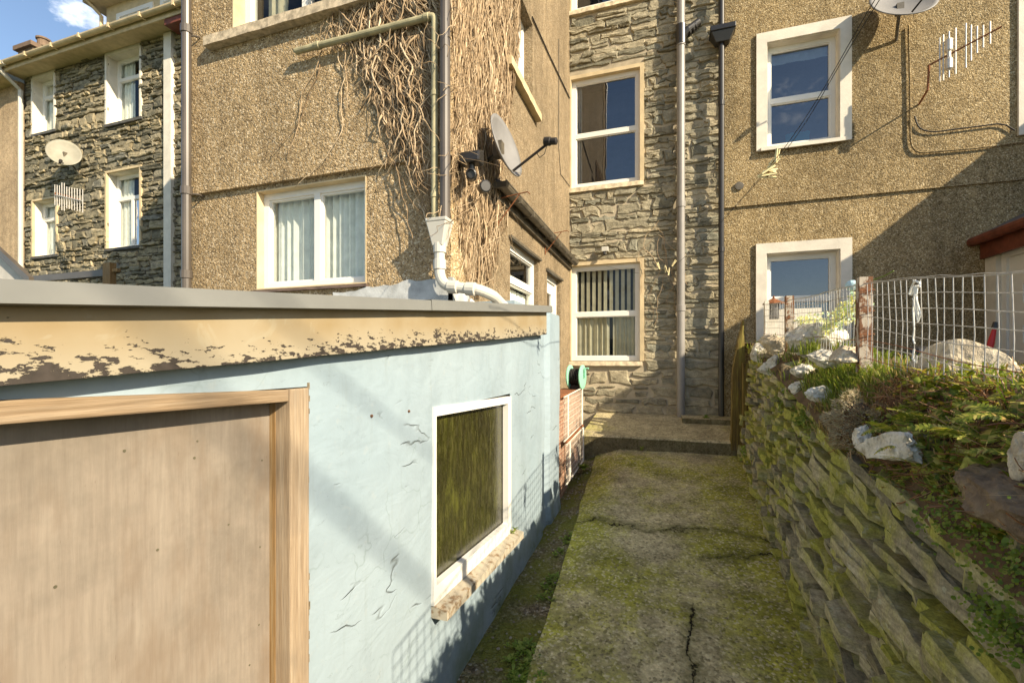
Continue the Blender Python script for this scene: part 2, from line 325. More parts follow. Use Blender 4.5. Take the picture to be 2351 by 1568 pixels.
def m_slab():
    t = NT('mossy_slate_slabs')
    lam = t.noise(6.0, 5, 0.6, t.map((6, 1.0, 12), (R(7), 0, 0))); n = t.noise(6, 5, 0.65); n2 = t.noise(55, 4, 0.6); big = t.noise(1.6, 4, 0.6)
    c = t.ramp(t.island, [(0, (0.20, 0.18, 0.12)), (0.35, (0.37, 0.33, 0.22)), (0.7, (0.46, 0.41, 0.29)), (1, (0.27, 0.24, 0.185))])
    c = t.mix(1.0, c, t.ramp(lam, [(0.3, 0.55), (0.7, 1.3)]), 'MULTIPLY')
    mossc = t.mix(n2, (0.175, 0.19, 0.02), (0.44, 0.43, 0.065))
    mf = t.math('ADD', t.math('MULTIPLY', t.island, 0.34), t.math('MULTIPLY_ADD', big, 0.9, t.math('MULTIPLY', n, 0.55)))
    c = t.mix(t.ramp(mf, [(0.79, 0.0), (1.02, 0.88)]), c, mossc)
    c = t.mix(t.ramp(t.noise(8, 5, 0.7), [(0.61, 0.0), (0.67, 0.75)]), c, (0.43, 0.42, 0.33))
    g1 = t.noise(26, 5, 0.7); g2 = t.noise(110, 3, 0.65)
    c = t.mix(1.0, c, t.ramp(g1, [(0.3, 0.66), (0.5, 1.0), (0.7, 1.25)]), 'MULTIPLY')
    c = t.mix(1.0, c, t.ramp(g2, [(0.3, 0.75), (0.7, 1.2)]), 'MULTIPLY')
    c = t.mix(t.ramp(t.noise(17, 4, 0.6), [(0.64, 0.0), (0.69, 0.7)]), c, (0.45, 0.45, 0.33))
    b = t.bump(lam, 0.35, 0.008); b = t.bump(n2, 0.6, 0.006, b); b = t.bump(g1, 0.5, 0.012, b)
    return t.done(c, 0.85, b, 0.25)
SLAB = m_slab()
def m_quartz():
    t = NT('white_quartz_rock')
    n = t.noise(7, 6, 0.7, t.loc()); n2 = t.noise(34, 4, 0.65, t.loc())
    c = t.ramp(n, [(0.34, (0.30, 0.25, 0.17)), (0.45, (0.57, 0.53, 0.43)), (0.60, (0.74, 0.70, 0.61))])
    c = t.mix(t.ramp(n2, [(0.52, 0.0), (0.66, 0.6)]), c, (0.20, 0.18, 0.12))
    b = t.bump(n, 0.7, 0.03); b = t.bump(n2, 0.6, 0.01, b)
    return t.done(c, 0.75, b, 0.3)
QUARTZ = m_quartz()
def m_rock(name, a, bcol, cc):
    t = NT(name)
    n = t.noise(6, 6, 0.7, t.loc()); n2 = t.noise(40, 4, 0.65, t.loc())
    c = t.ramp(n, [(0.3, a), (0.5, bcol), (0.7, cc)])
    c = t.mix(1.0, c, t.ramp(n2, [(0.3, 0.7), (0.7, 1.25)]), 'MULTIPLY')
    b = t.bump(n, 0.7, 0.03); b = t.bump(n2, 0.6, 0.01, b)
    return t.done(c, 0.85, b, 0.25)
ROCKB = m_rock('brown_rock', (0.11, 0.075, 0.045), (0.20, 0.145, 0.09), (0.27, 0.22, 0.12))
ROCKP = m_rock('pale_weathered_rock', (0.30, 0.24, 0.16), (0.50, 0.42, 0.29), (0.62, 0.54, 0.40))
def m_leaf(name, stops, trans=0.35, rough=0.5):
    t = NT(name); t.n.remove(t.b)
    c = t.ramp(t.island, stops)
    c = t.mix(1.0, c, t.ramp(t.noise(30, 2), [(0.3, 0.8), (0.7, 1.15)]), 'MULTIPLY')
    p = t.n.new('ShaderNodeBsdfPrincipled'); t.l.new(c, p.inputs['Base Color']); p.inputs['Roughness'].default_value = rough; p.inputs['Specular IOR Level'].default_value = 0.35
    tr = t.n.new('ShaderNodeBsdfTranslucent'); t.l.new(t.mix(1.0, c, (1.5, 1.5, 0.8), 'MULTIPLY'), tr.inputs[0])
    mx = t.n.new('ShaderNodeMixShader'); mx.inputs[0].default_value = trans
    t.l.new(p.outputs[0], mx.inputs[1]); t.l.new(tr.outputs[0], mx.inputs[2]); t.l.new(mx.outputs[0], t.out.inputs[0]); return t.m
GRASS = m_leaf('green_grass_blades', [(0, (0.10, 0.14, 0.02)), (0.5, (0.16, 0.22, 0.025)), (0.85, (0.24, 0.27, 0.05)), (1, (0.42, 0.34, 0.14))])
STRAW = m_leaf('dry_grass_blades', [(0, (0.20, 0.13, 0.045)), (0.5, (0.38, 0.27, 0.11)), (0.8, (0.52, 0.40, 0.20)), (1, (0.18, 0.19, 0.05))])
FERN = m_leaf('fern_leaflets', [(0, (0.11, 0.15, 0.015)), (0.45, (0.22, 0.26, 0.03)), (0.75, (0.42, 0.40, 0.07)), (0.9, (0.50, 0.44, 0.12)), (1, (0.34, 0.16, 0.05))])
WEED = m_leaf('weed_leaves', [(0, (0.10, 0.16, 0.02)), (0.6, (0.18, 0.26, 0.03)), (1, (0.28, 0.32, 0.06))])
BRACK = m_leaf('dead_bracken', [(0, (0.22, 0.09, 0.04)), (0.6, (0.36, 0.18, 0.08)), (1, (0.50, 0.34, 0.18))], 0.2)
LICH = m_leaf('dry_grey_moss', [(0, (0.26, 0.18, 0.10)), (0.5, (0.42, 0.33, 0.19)), (0.85, (0.50, 0.44, 0.30)), (1, (0.27, 0.30, 0.16))], 0.15, 0.9)
PETAL = m_leaf('pale_petals', [(0, (0.72, 0.66, 0.30)), (0.5, (0.80, 0.78, 0.58)), (0.8, (0.40, 0.60, 0.52)), (1, (0.75, 0.72, 0.25))], 0.35)
def m_stem():
    t = NT('bare_creeper_stems')
    c = t.ramp(t.island, [(0, (0.15, 0.10, 0.055)), (0.3, (0.33, 0.235, 0.14)), (0.75, (0.46, 0.345, 0.215)), (1, (0.55, 0.44, 0.30))])
    c = t.mix(1.0, c, t.ramp(t.noise(25, 3), [(0.3, 0.7), (0.7, 1.2)]), 'MULTIPLY')
    return t.done(c, 0.85, None, 0.2)
STEM = m_stem()
def m_postpaint():
    t = NT('flaking_white_paint_on_rust')
    n = t.noise(26, 6, 0.7, t.map((1, 1, 0.5)))
    c = t.mix(t.ramp(n, [(0.45, 0), (0.52, 1)]), (0.44, 0.38, 0.30), t.mix(t.noise(50, 3), (0.24, 0.11, 0.05), (0.10, 0.05, 0.03)))
    return t.done(c, 0.8, t.bump(n, 0.5, 0.004), 0.2)
POSTM = m_postpaint()
def m_brick():
    t = NT('red_brick')
    v = t.n.new('ShaderNodeTexBrick'); v.inputs['Scale'].default_value = 1.0
    v.inputs['Brick Width'].default_value = 0.11; v.inputs['Row Height'].default_value = 0.035; v.inputs['Mortar Size'].default_value = 0.004
    v.inputs['Color1'].default_value = (0.27, 0.13, 0.085, 1); v.inputs['Color2'].default_value = (0.36, 0.21, 0.14, 1); v.inputs['Mortar'].default_value = (0.42, 0.34, 0.24, 1)
    x, y, z = t.sep(); cb = t.n.new('ShaderNodeCombineXYZ'); t.l.new(y, cb.inputs[0]); t.l.new(z, cb.inputs[1]); t.l.new(cb.outputs[0], v.inputs['Vector'])
    c = t.mix(1.0, v.outputs[0], t.ramp(t.noise(20, 4), [(0.3, 0.6), (0.7, 1.3)]), 'MULTIPLY')
    return t.done(c, 0.9, t.bump(v.outputs[1], 0.6, 0.004), 0.2)
BRICKM = m_brick()
FIELD = m_plain('far_field', (0.07, 0.085, 0.03), 0.95, 0.4, 0.05)

# ---------------------------------------------------------------- mesh builder
class MB:
    def __init__(s): s.v = []; s.f = []
    def quad(s, a, b, c, d):
        n = len(s.v); s.v += [tuple(a), tuple(b), tuple(c), tuple(d)]; s.f.append((n, n+1, n+2, n+3))
    def tri(s, a, b, c):
        n = len(s.v); s.v += [tuple(a), tuple(b), tuple(c)]; s.f.append((n, n+1, n+2))
    def box(s, x0, x1, y0, y1, z0, z1): s.hexa([(x, y, z) for x in (x0, x1) for y in (y0, y1) for z in (z0, z1)])
    def hexa(s, p):            # p[xi*4+yi*2+zi]
        n = len(s.v); s.v += [tuple(q) for q in p]
        for f in ((0, 1, 3, 2), (4, 6, 7, 5), (0, 4, 5, 1), (2, 3, 7, 6), (0, 2, 6, 4), (1, 5, 7, 3)): s.f.append(tuple(n+i for i in f))
    def tube(s, pts, r, k=8, cap=True, rf=None):
        pts = [Vector(p) for p in pts]; n0 = len(s.v); m = len(pts)
        up = Vector((0, 0, 1)); prev = None
        for i, p in enumerate(pts):
            d = (pts[min(i+1, m-1)]-pts[max(i-1, 0)])
            d = d.normalized() if d.length > 1e-9 else Vector((0, 0, 1))
            if prev is None:
                a = d.cross(up)
                if a.length < 0.1: a = d.cross(Vector((1, 0, 0)))
            else:
                a = prev-d*prev.dot(d)
                if a.length < 1e-4: a = d.orthogonal()
            a.normalize(); prev = a; b = d.cross(a)
            rr = rf(i/(m-1)) * r if rf else (r[i] if isinstance(r, (list, tuple)) else r)
            for j in range(k):
                an = 2*math.pi*j/k; s.v.append(tuple(p+a*(rr*math.cos(an))+b*(rr*math.sin(an))))
        for i in range(m-1):
            for j in range(k):
                j2 = (j+1) % k; s.f.append((n0+i*k+j, n0+i*k+j2, n0+(i+1)*k+j2, n0+(i+1)*k+j))
        if cap:
            s.f.append(tuple(n0+j for j in range(k))[::-1]); s.f.append(tuple(n0+(m-1)*k+j for j in range(k)))
    def lathe(s, o, ax, prof, k=16, ref=None):       # prof: list of (radius, height along ax)
        ax = Vector(ax).normalized(); a = ax.orthogonal().normalized() if ref is None else Vector(ref); b = ax.cross(a); o = Vector(o); n0 = len(s.v)
        for r, h in prof:
            for j in range(k):
                an = 2*math.pi*j/k; s.v.append(tuple(o+ax*h+a*(r*math.cos(an))+b*(r*math.sin(an))))
        for i in range(len(prof)-1):
            for j in range(k):
                j2 = (j+1) % k; s.f.append((n0+i*k+j, n0+i*k+j2, n0+(i+1)*k+j2, n0+(i+1)*k+j))
        s.f.append(tuple(n0+j for j in range(k))[::-1]); s.f.append(tuple(n0+(len(prof)-1)*k+j for j in range(k)))
    def slab(s, M, a0, a1, z0, z1, d0, d1, holes=(), ends=True):   # d1 = front; M(a, d, z)
        A = sorted({a0, a1, *[min(max(h[i], a0), a1) for h in holes for i in (0, 1)]}); Z = sorted({z0, z1, *[min(max(h[i], z0), z1) for h in holes for i in (2, 3)]})
        for i in range(len(A)-1):
            for j in range(len(Z)-1):
                ca, cz = (A[i]+A[i+1])/2, (Z[j]+Z[j+1])/2
                if any(h[0] < ca < h[1] and h[2] < cz < h[3] for h in holes): continue
                for d in (d1, d0): s.quad(M(A[i], d, Z[j]), M(A[i+1], d, Z[j]), M(A[i+1], d, Z[j+1]), M(A[i], d, Z[j+1]))
        for (b0, b1, y0, y1) in ([(a0, a1, z0, z1)] if ends else [])+[tuple(h) for h in holes]:
            s.quad(M(b0, d0, y0), M(b0, d1, y0), M(b0, d1, y1), M(b0, d0, y1)); s.quad(M(b1, d0, y0), M(b1, d1, y0), M(b1, d1, y1), M(b1, d0, y1))
            s.quad(M(b0, d0, y0), M(b0, d1, y0), M(b1, d1, y0), M(b1, d0, y0)); s.quad(M(b0, d0, y1), M(b0, d1, y1), M(b1, d1, y1), M(b1, d0, y1))
    def build(s, name, mat, parent=None, smooth=False, bevel=0.0):
        me = bpy.data.meshes.new(name); me.from_pydata(s.v, [], s.f); me.update()
        bm = bmesh.new(); bm.from_mesh(me); bmesh.ops.recalc_face_normals(bm, faces=bm.faces[:]); bm.to_mesh(me); bm.free()
        if smooth: me.polygons.foreach_set('use_smooth', [True]*len(me.polygons))
        me.materials.append(mat)
        o = bpy.data.objects.new(name, me); COL.objects.link(o)
        if bevel:
            md = o.modifiers.new('bevel', 'BEVEL'); md.width = bevel; md.segments = 2; md.limit_method = 'ANGLE'
        if parent is not None:
            o.parent = parent; o.matrix_parent_inverse = Matrix.Translation(-parent.location) if parent.type == 'EMPTY' else Matrix()
        return o
def tag(o, label, cat=None, group=None):
    o['label'] = label
    if cat: o['category'] = cat
    if group: o['group'] = group
    return o
def thing(name, label, cat, loc, group=None):
    o = bpy.data.objects.new(name, None); o.empty_display_size = 0.1; o.location = loc; COL.objects.link(o)
    return tag(o, label, cat, group)
def structure(o): o['kind'] = 'structure'; return o
def stuff(o): o['kind'] = 'stuff'; return o
def MY(Y): return lambda a, d, z: (a, Y-d, z)          # facade facing -Y
def MX(X): return lambda a, d, z: (X+d, a, z)          # wall facing +X
def MXn(X): return lambda a, d, z: (X-d, a, z)         # wall facing -X
def jit(a): return random.uniform(-a, a)

def add_window(parent, M, a0, a1, z0, z1, rec, panes, frame=0.055, mat=UPVC, glass=GLASS, curtain=None, cmat=NET, reveal=None, sill=None, sillm=SILLM, room=0.9, label=None):
    """window (its frame) > pane, curtain, sill; panes are fractions (a0, a1, z0, z1) of the opening"""
    w, h = a1-a0, z1-z0
    holes = [(a0+p[0]*w+frame*(1.0 if p[0] <= 0 else 0.5), a0+p[1]*w-frame*(1.0 if p[1] >= 1 else 0.5),
              z0+p[2]*h+frame*(1.0 if p[2] <= 0 else 0.5), z0+p[3]*h-frame*(1.0 if p[3] >= 1 else 0.5)) for p in panes]
    mb = MB(); mb.slab(M, a0, a1, z0, z1, -rec-0.07, -rec, holes)
    for q in holes:        # beads stepped back behind the face of the frame
        g = 0.014; mb.slab(M, q[0]-0.004, q[1]+0.004, q[2]-0.004, q[3]+0.004, -rec-0.05, -rec-0.014, [(q[0]+g, q[1]-g, q[2]+g, q[3]-g)])
    win = mb.build('window', mat, parent)
    if label: win['label'] = label
    gb = MB()
    for q in holes: gb.quad(M(q[0], -rec-0.035, q[2]), M(q[1], -rec-0.035, q[2]), M(q[1], -rec-0.035, q[3]), M(q[0], -rec-0.035, q[3]))
    gb.build('pane', glass, win)
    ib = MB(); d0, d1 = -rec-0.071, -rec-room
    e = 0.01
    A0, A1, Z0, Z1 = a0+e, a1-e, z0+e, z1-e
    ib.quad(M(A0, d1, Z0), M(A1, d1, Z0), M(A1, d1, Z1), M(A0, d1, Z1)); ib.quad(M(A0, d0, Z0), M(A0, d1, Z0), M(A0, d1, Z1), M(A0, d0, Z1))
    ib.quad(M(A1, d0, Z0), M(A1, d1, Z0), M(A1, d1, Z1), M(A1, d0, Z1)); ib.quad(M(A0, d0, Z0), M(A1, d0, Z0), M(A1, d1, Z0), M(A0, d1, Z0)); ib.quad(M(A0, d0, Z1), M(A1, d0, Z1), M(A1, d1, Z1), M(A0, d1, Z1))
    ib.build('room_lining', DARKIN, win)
    if curtain:
        cb = MB()
        for (f0, f1, g0, g1, amp, wl) in curtain:
            n = max(12, int((f1-f0)*w/wl*7)); pts = []
            for i in range(n+1):
                a = a0+w*(f0+(f1-f0)*i/n); ph = 2*math.pi*(a-a0)/wl
                pts.append((a, -rec-0.098+amp*math.sin(ph+0.8*math.sin(ph*0.37))+amp*0.3*math.sin(ph*2.3)))
            for i in range(n):
                cb.quad(M(pts[i][0], pts[i][1], z0+h*g0), M(pts[i+1][0], pts[i+1][1], z0+h*g0), M(pts[i+1][0], pts[i+1][1], z0+h*g1), M(pts[i][0], pts[i][1], z0+h*g1))
        cb.build('curtain', cmat, win)
    if reveal:
        rb = MB(); rb.slab(M, a0-0.004, a1+0.004, z0-0.004, z1+0.004, -rec-0.005, 0.003, [(a0+0.006, a1-0.006, z0+0.006, z1-0.006)])
        rb.build('reveal', reveal, win)
    if sill:
        out, th, over = sill; sb = MB(); n = 14
        for i in range(n):     # slightly uneven stone or timber sill
            x0 = a0-over+(w+2*over)*i/n; x1 = a0-over+(w+2*over)*(i+1)/n; e0, e1 = 0.0015*math.sin(i*2.1), 0.0015*math.sin((i+1)*2.1)
            sb.hexa([M(x0, -rec-0.02, z0-th), M(x0, -rec-0.02, z0-0.001), M(x0, out+e0, z0-th+e0), M(x0, out+e0, z0-0.012+e0),
                     M(x1, -rec-0.02, z0-th), M(x1, -rec-0.02, z0-0.001), M(x1, out+e1, z0-th+e1), M(x1, out+e1, z0-0.012+e1)])
        sb.build('sill', sillm, win)
    return win

def rubble(mb, x0, x1, z0, z1, holes, Y, hr, wr, gap, relief, seed, flat=0.5):
    rnd = random.Random(seed); z = z0
    while z < z1-0.02:
        h = min(rnd.uniform(*hr)*rnd.choice((0.6, 1, 1, 1.5)), z1-z)
        zt = z+h; iv = [(x0, x1)]
        for q in holes:
            if q[2]-0.03 < (z+zt)/2 < q[3]+0.03:
                nv = []
                for (a, b) in iv:
                    if q[1] <= a or q[0] >= b: nv.append((a, b)); continue
                    if q[0] > a+0.03: nv.append((a, q[0]))
                    if q[1] < b-0.03: nv.append((q[1], b))
                iv = nv
        for (a, b) in iv:
            x = a-rnd.uniform(0, 0.05)
            while x < b-0.02:
                w = rnd.uniform(*wr)*(1.6 if rnd.random() < 0.18 else 1); xe = min(x+w, b)
                if b-xe < wr[0]*0.5: xe = b
                xa, parts = max(x, a), [(z, zt)]
                if h > hr[1]*0.8 and rnd.random() < 0.5: m = z+h*rnd.uniform(0.35, 0.65); parts = [(z, m), (m, zt)]
                for (c0, c1) in parts:
                    c0, c1 = c0+rnd.uniform(-.012, .012), c1+rnd.uniform(-.012, .012)
                    for q in holes:
                        if q[0] < (xa+xe)/2 < q[1]:
                            if c0 < q[3] < c1: c0 = q[3]
                            if c0 < q[2] < c1: c1 = q[2]
                    if c1-c0 < 0.02 or xe-xa < 0.03: continue
                    stone_face(mb, xa+gap*rnd.uniform(.3, .9), xe-gap*rnd.uniform(.3, .9), c0+gap*rnd.uniform(.2, .6), c1-gap*rnd.uniform(.2, .6), Y, relief*rnd.uniform(0.2, 1.2), rnd)
                x = xe
        z = zt
def stone_face(mb, x0, x1, z0, z1, Y, rel, rnd):
    w, h = x1-x0, z1-z0
    if w < 0.02 or h < 0.012: return
    k = max(2, min(5, int(w/h*1.2)+1)); ring = []
    for i in range(k+1): ring.append((x0+w*i/k, z0))
    ring.append((x1, (z0+z1)/2))
    for i in range(k+1): ring.append((x1-w*i/k, z1))
    ring.append((x0, (z0+z1)/2)); j = min(0.034, h*0.26)
    ring = [(a+rnd.uniform(-j, j)*1.3, b+rnd.uniform(-j, j)) for a, b in ring]
    n = len(ring); cx, cz = (x0+x1)/2, (z0+z1)/2; b0 = len(mb.v)
    tx, tz = rnd.uniform(-.2, .2), rnd.uniform(-.25, .25)
    for (sh, dd) in ((1.0, -0.03), (0.97, 0.55), (0.82, 0.95), (0.45, 1.0)):
        for (a, b) in ring:
            ox, oz = a-cx, b-cz; ix = max(abs(ox)-(1-sh)*h*0.5, 0)*(1 if ox > 0 else -1); iz = oz*sh
            d = dd*rel*(1+tx*ox/w*1.2+tz*oz/h*1.2) if dd > 0 else dd
            if dd > 0.9: d += rnd.uniform(-.2, .2)*rel
            mb.v.append((cx+ix, Y-d, cz+iz))
    for r in range(3):
        for i in range(n):
            i2 = (i+1) % n; mb.f.append((b0+r*n+i, b0+r*n+i2, b0+(r+1)*n+i2, b0+(r+1)*n+i))
    mb.f.append(tuple(b0+3*n+i for i in range(n)))

def pipe_part(parent, name, mat, pts, r, collars=(), k=14, cr=1.22, cl=0.07):
    mb = MB(); mb.tube(pts, r, k)
    for (p, d) in collars:
        p, d = Vector(p), Vector(d).normalized(); mb.lathe(p-d*cl/2, d, [(r*1.0, 0), (r*cr, 0.004), (r*cr, cl-0.004), (r*1.0, cl)], k)
    return mb.build(name, mat, parent, smooth=False)
def bend(p, c, q, n=6):
    p, c, q = Vector(p), Vector(c), Vector(q)
    return [p*(1-t)**2+c*2*t*(1-t)+q*t*t for t in [i/n for i in range(n+1)]]

# ================================================================ THE SETTING
def gz(x, y):                                         # height of the path; it climbs away from the camera
    base = -1.5+0.12*(y-2.0)
    k = min(max((-0.5-x)/0.45, 0), 1)
    return base-k*max(min((y-2.0)/2.5, 1.0), 0)*0.15+0.008*noise.noise(Vector((x*2.1, y*2.1, 0)))
g = MB(); g.quad((-1500, -1500, -3.2), (1500, -1500, -3.2), (1500, 1500, -3.2), (-1500, 1500, -3.2)); structure(g.build('ground', FIELD))
def sheet(x0f, x1f, y0, y1, nx, ny, zf):
    mb = MB()
    for j in range(ny+1):
        y = y0+(y1-y0)*j/ny; xa, xb = x0f(y), x1f(y)
        for i in range(nx+1): x = xa+(xb-xa)*i/nx; mb.v.append((x, y, zf(x, y)))
    for j in range(ny):
        for i in range(nx): n = j*(nx+1)+i; mb.f.append((n, n+1, n+nx+2, n+nx+1))
    return mb
def pl(y):                                            # left edge of the slab of the path
    return (-0.60-0.055*(y-2.0))+0.03*noise.noise(Vector((y*2.5, 3, 0)))
structure(sheet(pl, lambda y: 1.1, -4, 5.62, 26, 110, gz).build('path', CONC, smooth=True))
structure(sheet(lambda y: -1.1, lambda y: pl(y)+0.03, -4, 5.62, 10, 130, lambda x, y: gz(x, y)-0.018+0.012*noise.noise(Vector((x*9, y*9, 1)))).build('gravel', GRAVEL, smooth=True))
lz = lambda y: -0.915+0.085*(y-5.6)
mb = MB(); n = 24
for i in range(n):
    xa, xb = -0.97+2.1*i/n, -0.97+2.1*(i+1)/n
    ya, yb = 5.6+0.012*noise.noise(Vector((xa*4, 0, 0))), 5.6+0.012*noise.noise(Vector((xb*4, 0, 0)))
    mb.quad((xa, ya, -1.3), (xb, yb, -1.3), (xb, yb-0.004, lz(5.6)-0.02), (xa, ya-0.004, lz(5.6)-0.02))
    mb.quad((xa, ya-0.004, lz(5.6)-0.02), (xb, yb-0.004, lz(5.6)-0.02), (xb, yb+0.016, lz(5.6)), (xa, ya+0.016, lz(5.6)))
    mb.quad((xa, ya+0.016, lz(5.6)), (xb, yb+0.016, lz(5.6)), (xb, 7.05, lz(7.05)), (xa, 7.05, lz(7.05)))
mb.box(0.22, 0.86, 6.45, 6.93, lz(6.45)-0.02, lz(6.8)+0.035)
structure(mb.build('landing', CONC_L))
# the bank and the neighbour's garden above the dry stone wall
def wt(y):                                            # height of the top edge of the wall
    P = [(-2, -0.92), (1.4, -0.50), (2.6, -0.37), (3.6, -0.20), (4.5, -0.05), (5.3, 0.16), (6, 0.2)]
    for (a, b), (c, d) in zip(P, P[1:]):
        if y <= c: return b+(d-b)*(y-a)/(c-a)
    return P[-1][1]
def ft(y):                                            # height of the ground at the fence
    P = [(-2, -0.50), (1.0, -0.15), (1.75, -0.075), (2.85, -0.06), (4.2, 0.07), (5.4, 0.2), (7, 0.1)]
    for (a, b), (c, d) in zip(P, P[1:]):
        if y <= c: return b+(d-b)*(y-a)/(c-a)
    return P[-1][1]
def wxb(y): return 0.64+0.036*(y-2.0)
def bank(x, y):
    x0 = wxb(y)+0.12; k = min(max((x-x0)/0.28, 0), 1)
    z = wt(y)+(ft(y)-wt(y))*(k**0.7)
    if x > 1.3: z += (-0.02-ft(y)*1.0-0.08)*min((x-1.3)/0.8, 1)
    return z+0.02*noise.noise(Vector((x*6, y*6, 2)))
structure(sheet(lambda y: wxb(y)+0.10, lambda y: 3.7, -3, 6.97, 40, 110, bank).build('bank', SOIL, smooth=True))

# ================================================================ CENTRAL HOUSE: stone rear wall and pebble-dashed outrigger
YS = 7.0; XO = -1.39; YF = 2.85; XL = -3.83
ch = thing('terraced_house', 'stone terraced house with a tall tan pebble-dashed rear outrigger behind the blue shed', 'house', (-1.4, 7.0, -0.8))
hW = [(-1.364, -0.34, -0.02, 1.43), (-1.364, -0.34, 2.62, 4.28), (-1.364, -0.34, 5.33, 6.7)]
mb = MB(); mb.slab(MY(YS), XO, 0.78, -1.6, 7.6, -0.4, 0.0, hW); mb.build('mortar_bed', MORTAR, ch)
mb = MB(); grown = [(a-0.05, b+0.05, c-0.06, d+0.05) for a, b, c, d in hW]
rubble(mb, XO, 0.765, -0.80, 0.0, grown, YS, (0.11, 0.21), (0.22, 0.55), 0.045, 0.028, 3)
rubble(mb, XO, 0.765, 0.0, 6.9, grown, YS, (0.055, 0.15), (0.11, 0.42), 0.018, 0.034, 5)
mb.build('stone_wall', RUB_C, ch)
SASH = [(0, 1, 0, 0.485), (0, 1, 0.485, 1)]
vb = lambda: [(0.02+0.085*i, 0.02+0.085*i+0.05, 0.03, 0.97, 0.012, 0.09) for i in range(11)]
w = add_window(ch, MY(YS), *hW[0], 0.03, SASH, 0.065, UPVC, GLASS, [(0.02, 0.55, 0.02, 0.5, 0.02, 0.085), (0.6, 0.98, 0.02, 0.5, 0.015, 0.06)]+[(0.04+0.085*i, 0.09+0.085*i, 0.5, 0.97, 0.004, 0.2) for i in range(11)], DRAPE, sill=(0.06, 0.075, 0.03), label='ground floor sash window with a vertical blind')
w2 = add_window(ch, MY(YS), *hW[1], 0.03, SASH, 0.065, UPVC, GLASS_D, [(0.02, 0.14, 0.02, 0.98, 0.012, 0.08)], NET, sill=(0.06, 0.075, 0.05))
add_window(ch, MY(YS), *hW[2], 0.03, SASH, 0.065, UPVC, GLASS_D, None, sill=(0.06, 0.075, 0.05))
for q in hW:
    mb = MB(); mb.slab(MY(YS), q[0]-0.022, q[1]+0.055, q[2]-0.004, q[3]+0.05, -0.1, 0.042, [(q[0]+0.003, q[1]-0.003, q[2]-0.006, q[3]-0.003)]); mb.build('window_surround', CREAM, ch)
# outrigger walls
fH = [(-3.105, -2.074, 0.56, 1.345), (-3.318, -2.12, 2.63, 3.75)]
sH = [(4.10, 4.90, 2.78, 3.70), (4.12, 5.13, 0.10, 1.14), (5.56, 6.34, -0.95, 1.10)]
mb = MB()
mb.slab(MY(YF), XL, XO, -1.6, 1.385, -0.3, 0.0, fH[:1])
mb.slab(MY(YF), XL-0.01, XO+0.012, 1.385, 7.05, -0.3, 0.035, fH[1:])
mb.build('front_wall', PEB_L, ch)
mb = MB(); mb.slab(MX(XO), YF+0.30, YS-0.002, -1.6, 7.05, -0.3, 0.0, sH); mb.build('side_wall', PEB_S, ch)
mb = MB(); mb.slab(MXn(XL), YF+0.3, YS+0.4, -1.6, 7.05, -0.3, 0.0); mb.build('side_wall', PEB_L, ch)
mb = MB(); mb.box(XL-0.15, XO+0.15, YF-0.15, YS+0.4, 7.05, 7.17); mb.quad((XL-0.15, YF-0.15, 7.172), (XO+0.15, YF-0.15, 7.172), (XO+0.15, YS+.4, 8.2), (XL-0.15, YS+.4, 8.2)); mb.build('roof', SLATE, ch)
mb = MB(); mb.box(XL-3, 0.78, YS+0.4, YS+8, -1.5, 7.5); mb.box(XO+0.01, 0.78, YS-0.35, YS-0.02, 7.6, 7.7); mb.build('main_block', SLATE, ch)
CAS = [(0, 0.52, 0, 1), (0.52, 1, 0, 1)]
NETC = [(0.0, 0.5, 0.03, 0.99, 0.02, 0.075), (0.52, 1.0, 0.03, 0.99, 0.02, 0.075)]
add_window(ch, MY(YF), *fH[0], 0.065, CAS, 0.055, UPVC, GLASS, NETC, NET, reveal=CREAM, sill=(0.03, 0.03, 0.02), sillm=m_plain('dark_sill', (0.13, 0.09, 0.07), 0.7, 0.3, 9), label='two-light casement with net curtains')
add_window(ch, MY(YF-0.035), *fH[1], 0.11, CAS, 0.06, UPVC, GLASS, [(0.12, 0.3, 0.0, 1, 0.02, 0.09)], DRAPE, reveal=CREAM, sill=(0.07, 0.085, 0.24), sillm=m_plain('rough_concrete_sill', (0.47, 0.385, 0.27), 0.9, 0.45, 22, 0.9))
add_window(ch, MX(XO), *sH[0], 0.10, [(0, 1, 0, 0.36), (0, 1, 0.36, 1)], 0.05, UPVC, GLASS, [(0.05, 0.7, 0, 1, 0.02, 0.1)], NET, sill=(0.07, 0.09, 0.14), sillm=CREAM)
add_window(ch, MX(XO), *sH[1], 0.05, [(0, 1, 0, 0.66), (0, 1, 0.66, 1)], 0.07, UPVC, GLASS, [(0.0, 1, 0, 0.6, 0.02, 0.09)], NET)
mb = MB(); mb.slab(MX(XO), sH[1][0]-0.05, sH[1][1]+0.06, 1.14, 1.165, -0.02, 0.035); mb.slab(MX(XO), 5.5, 6.4, 1.10, 1.125, -0.02, 0.035); mb.build('drip_strip', LEADM, ch)
# white plastic back door
mb = MB(); M = MX(XO); a0, a1, z0, z1 = sH[2]; mb.slab(M, a0, a1, z0, z1, -0.13, -0.06, [(a0+0.07, a1-0.07, z0+0.03, z1-0.07)])
dr = mb.build('door', UPVC, ch, bevel=0.004)
mb = MB(); mb.slab(M, a0+0.072, a1-0.072, z0+0.032, z1-0.072, -0.12, -0.085, [(a0+0.2, a1-0.2, z1-1.0, z1-0.22)]); mb.build('door_leaf', UPVC, dr, bevel=0.004)
mb = MB(); mb.quad(M(a0+0.2, -0.10, z1-1), M(a1-0.2, -0.10, z1-1), M(a1-0.2, -0.10, z1-.22), M(a0+0.2, -0.10, z1-.22)); mb.build('pane', GLASS_D, dr)
mb = MB(); mb.slab(M, a0+0.1, a1-0.1, z0, z1-0.1, -0.6, -0.5); mb.build('room_lining', DARKIN, dr)
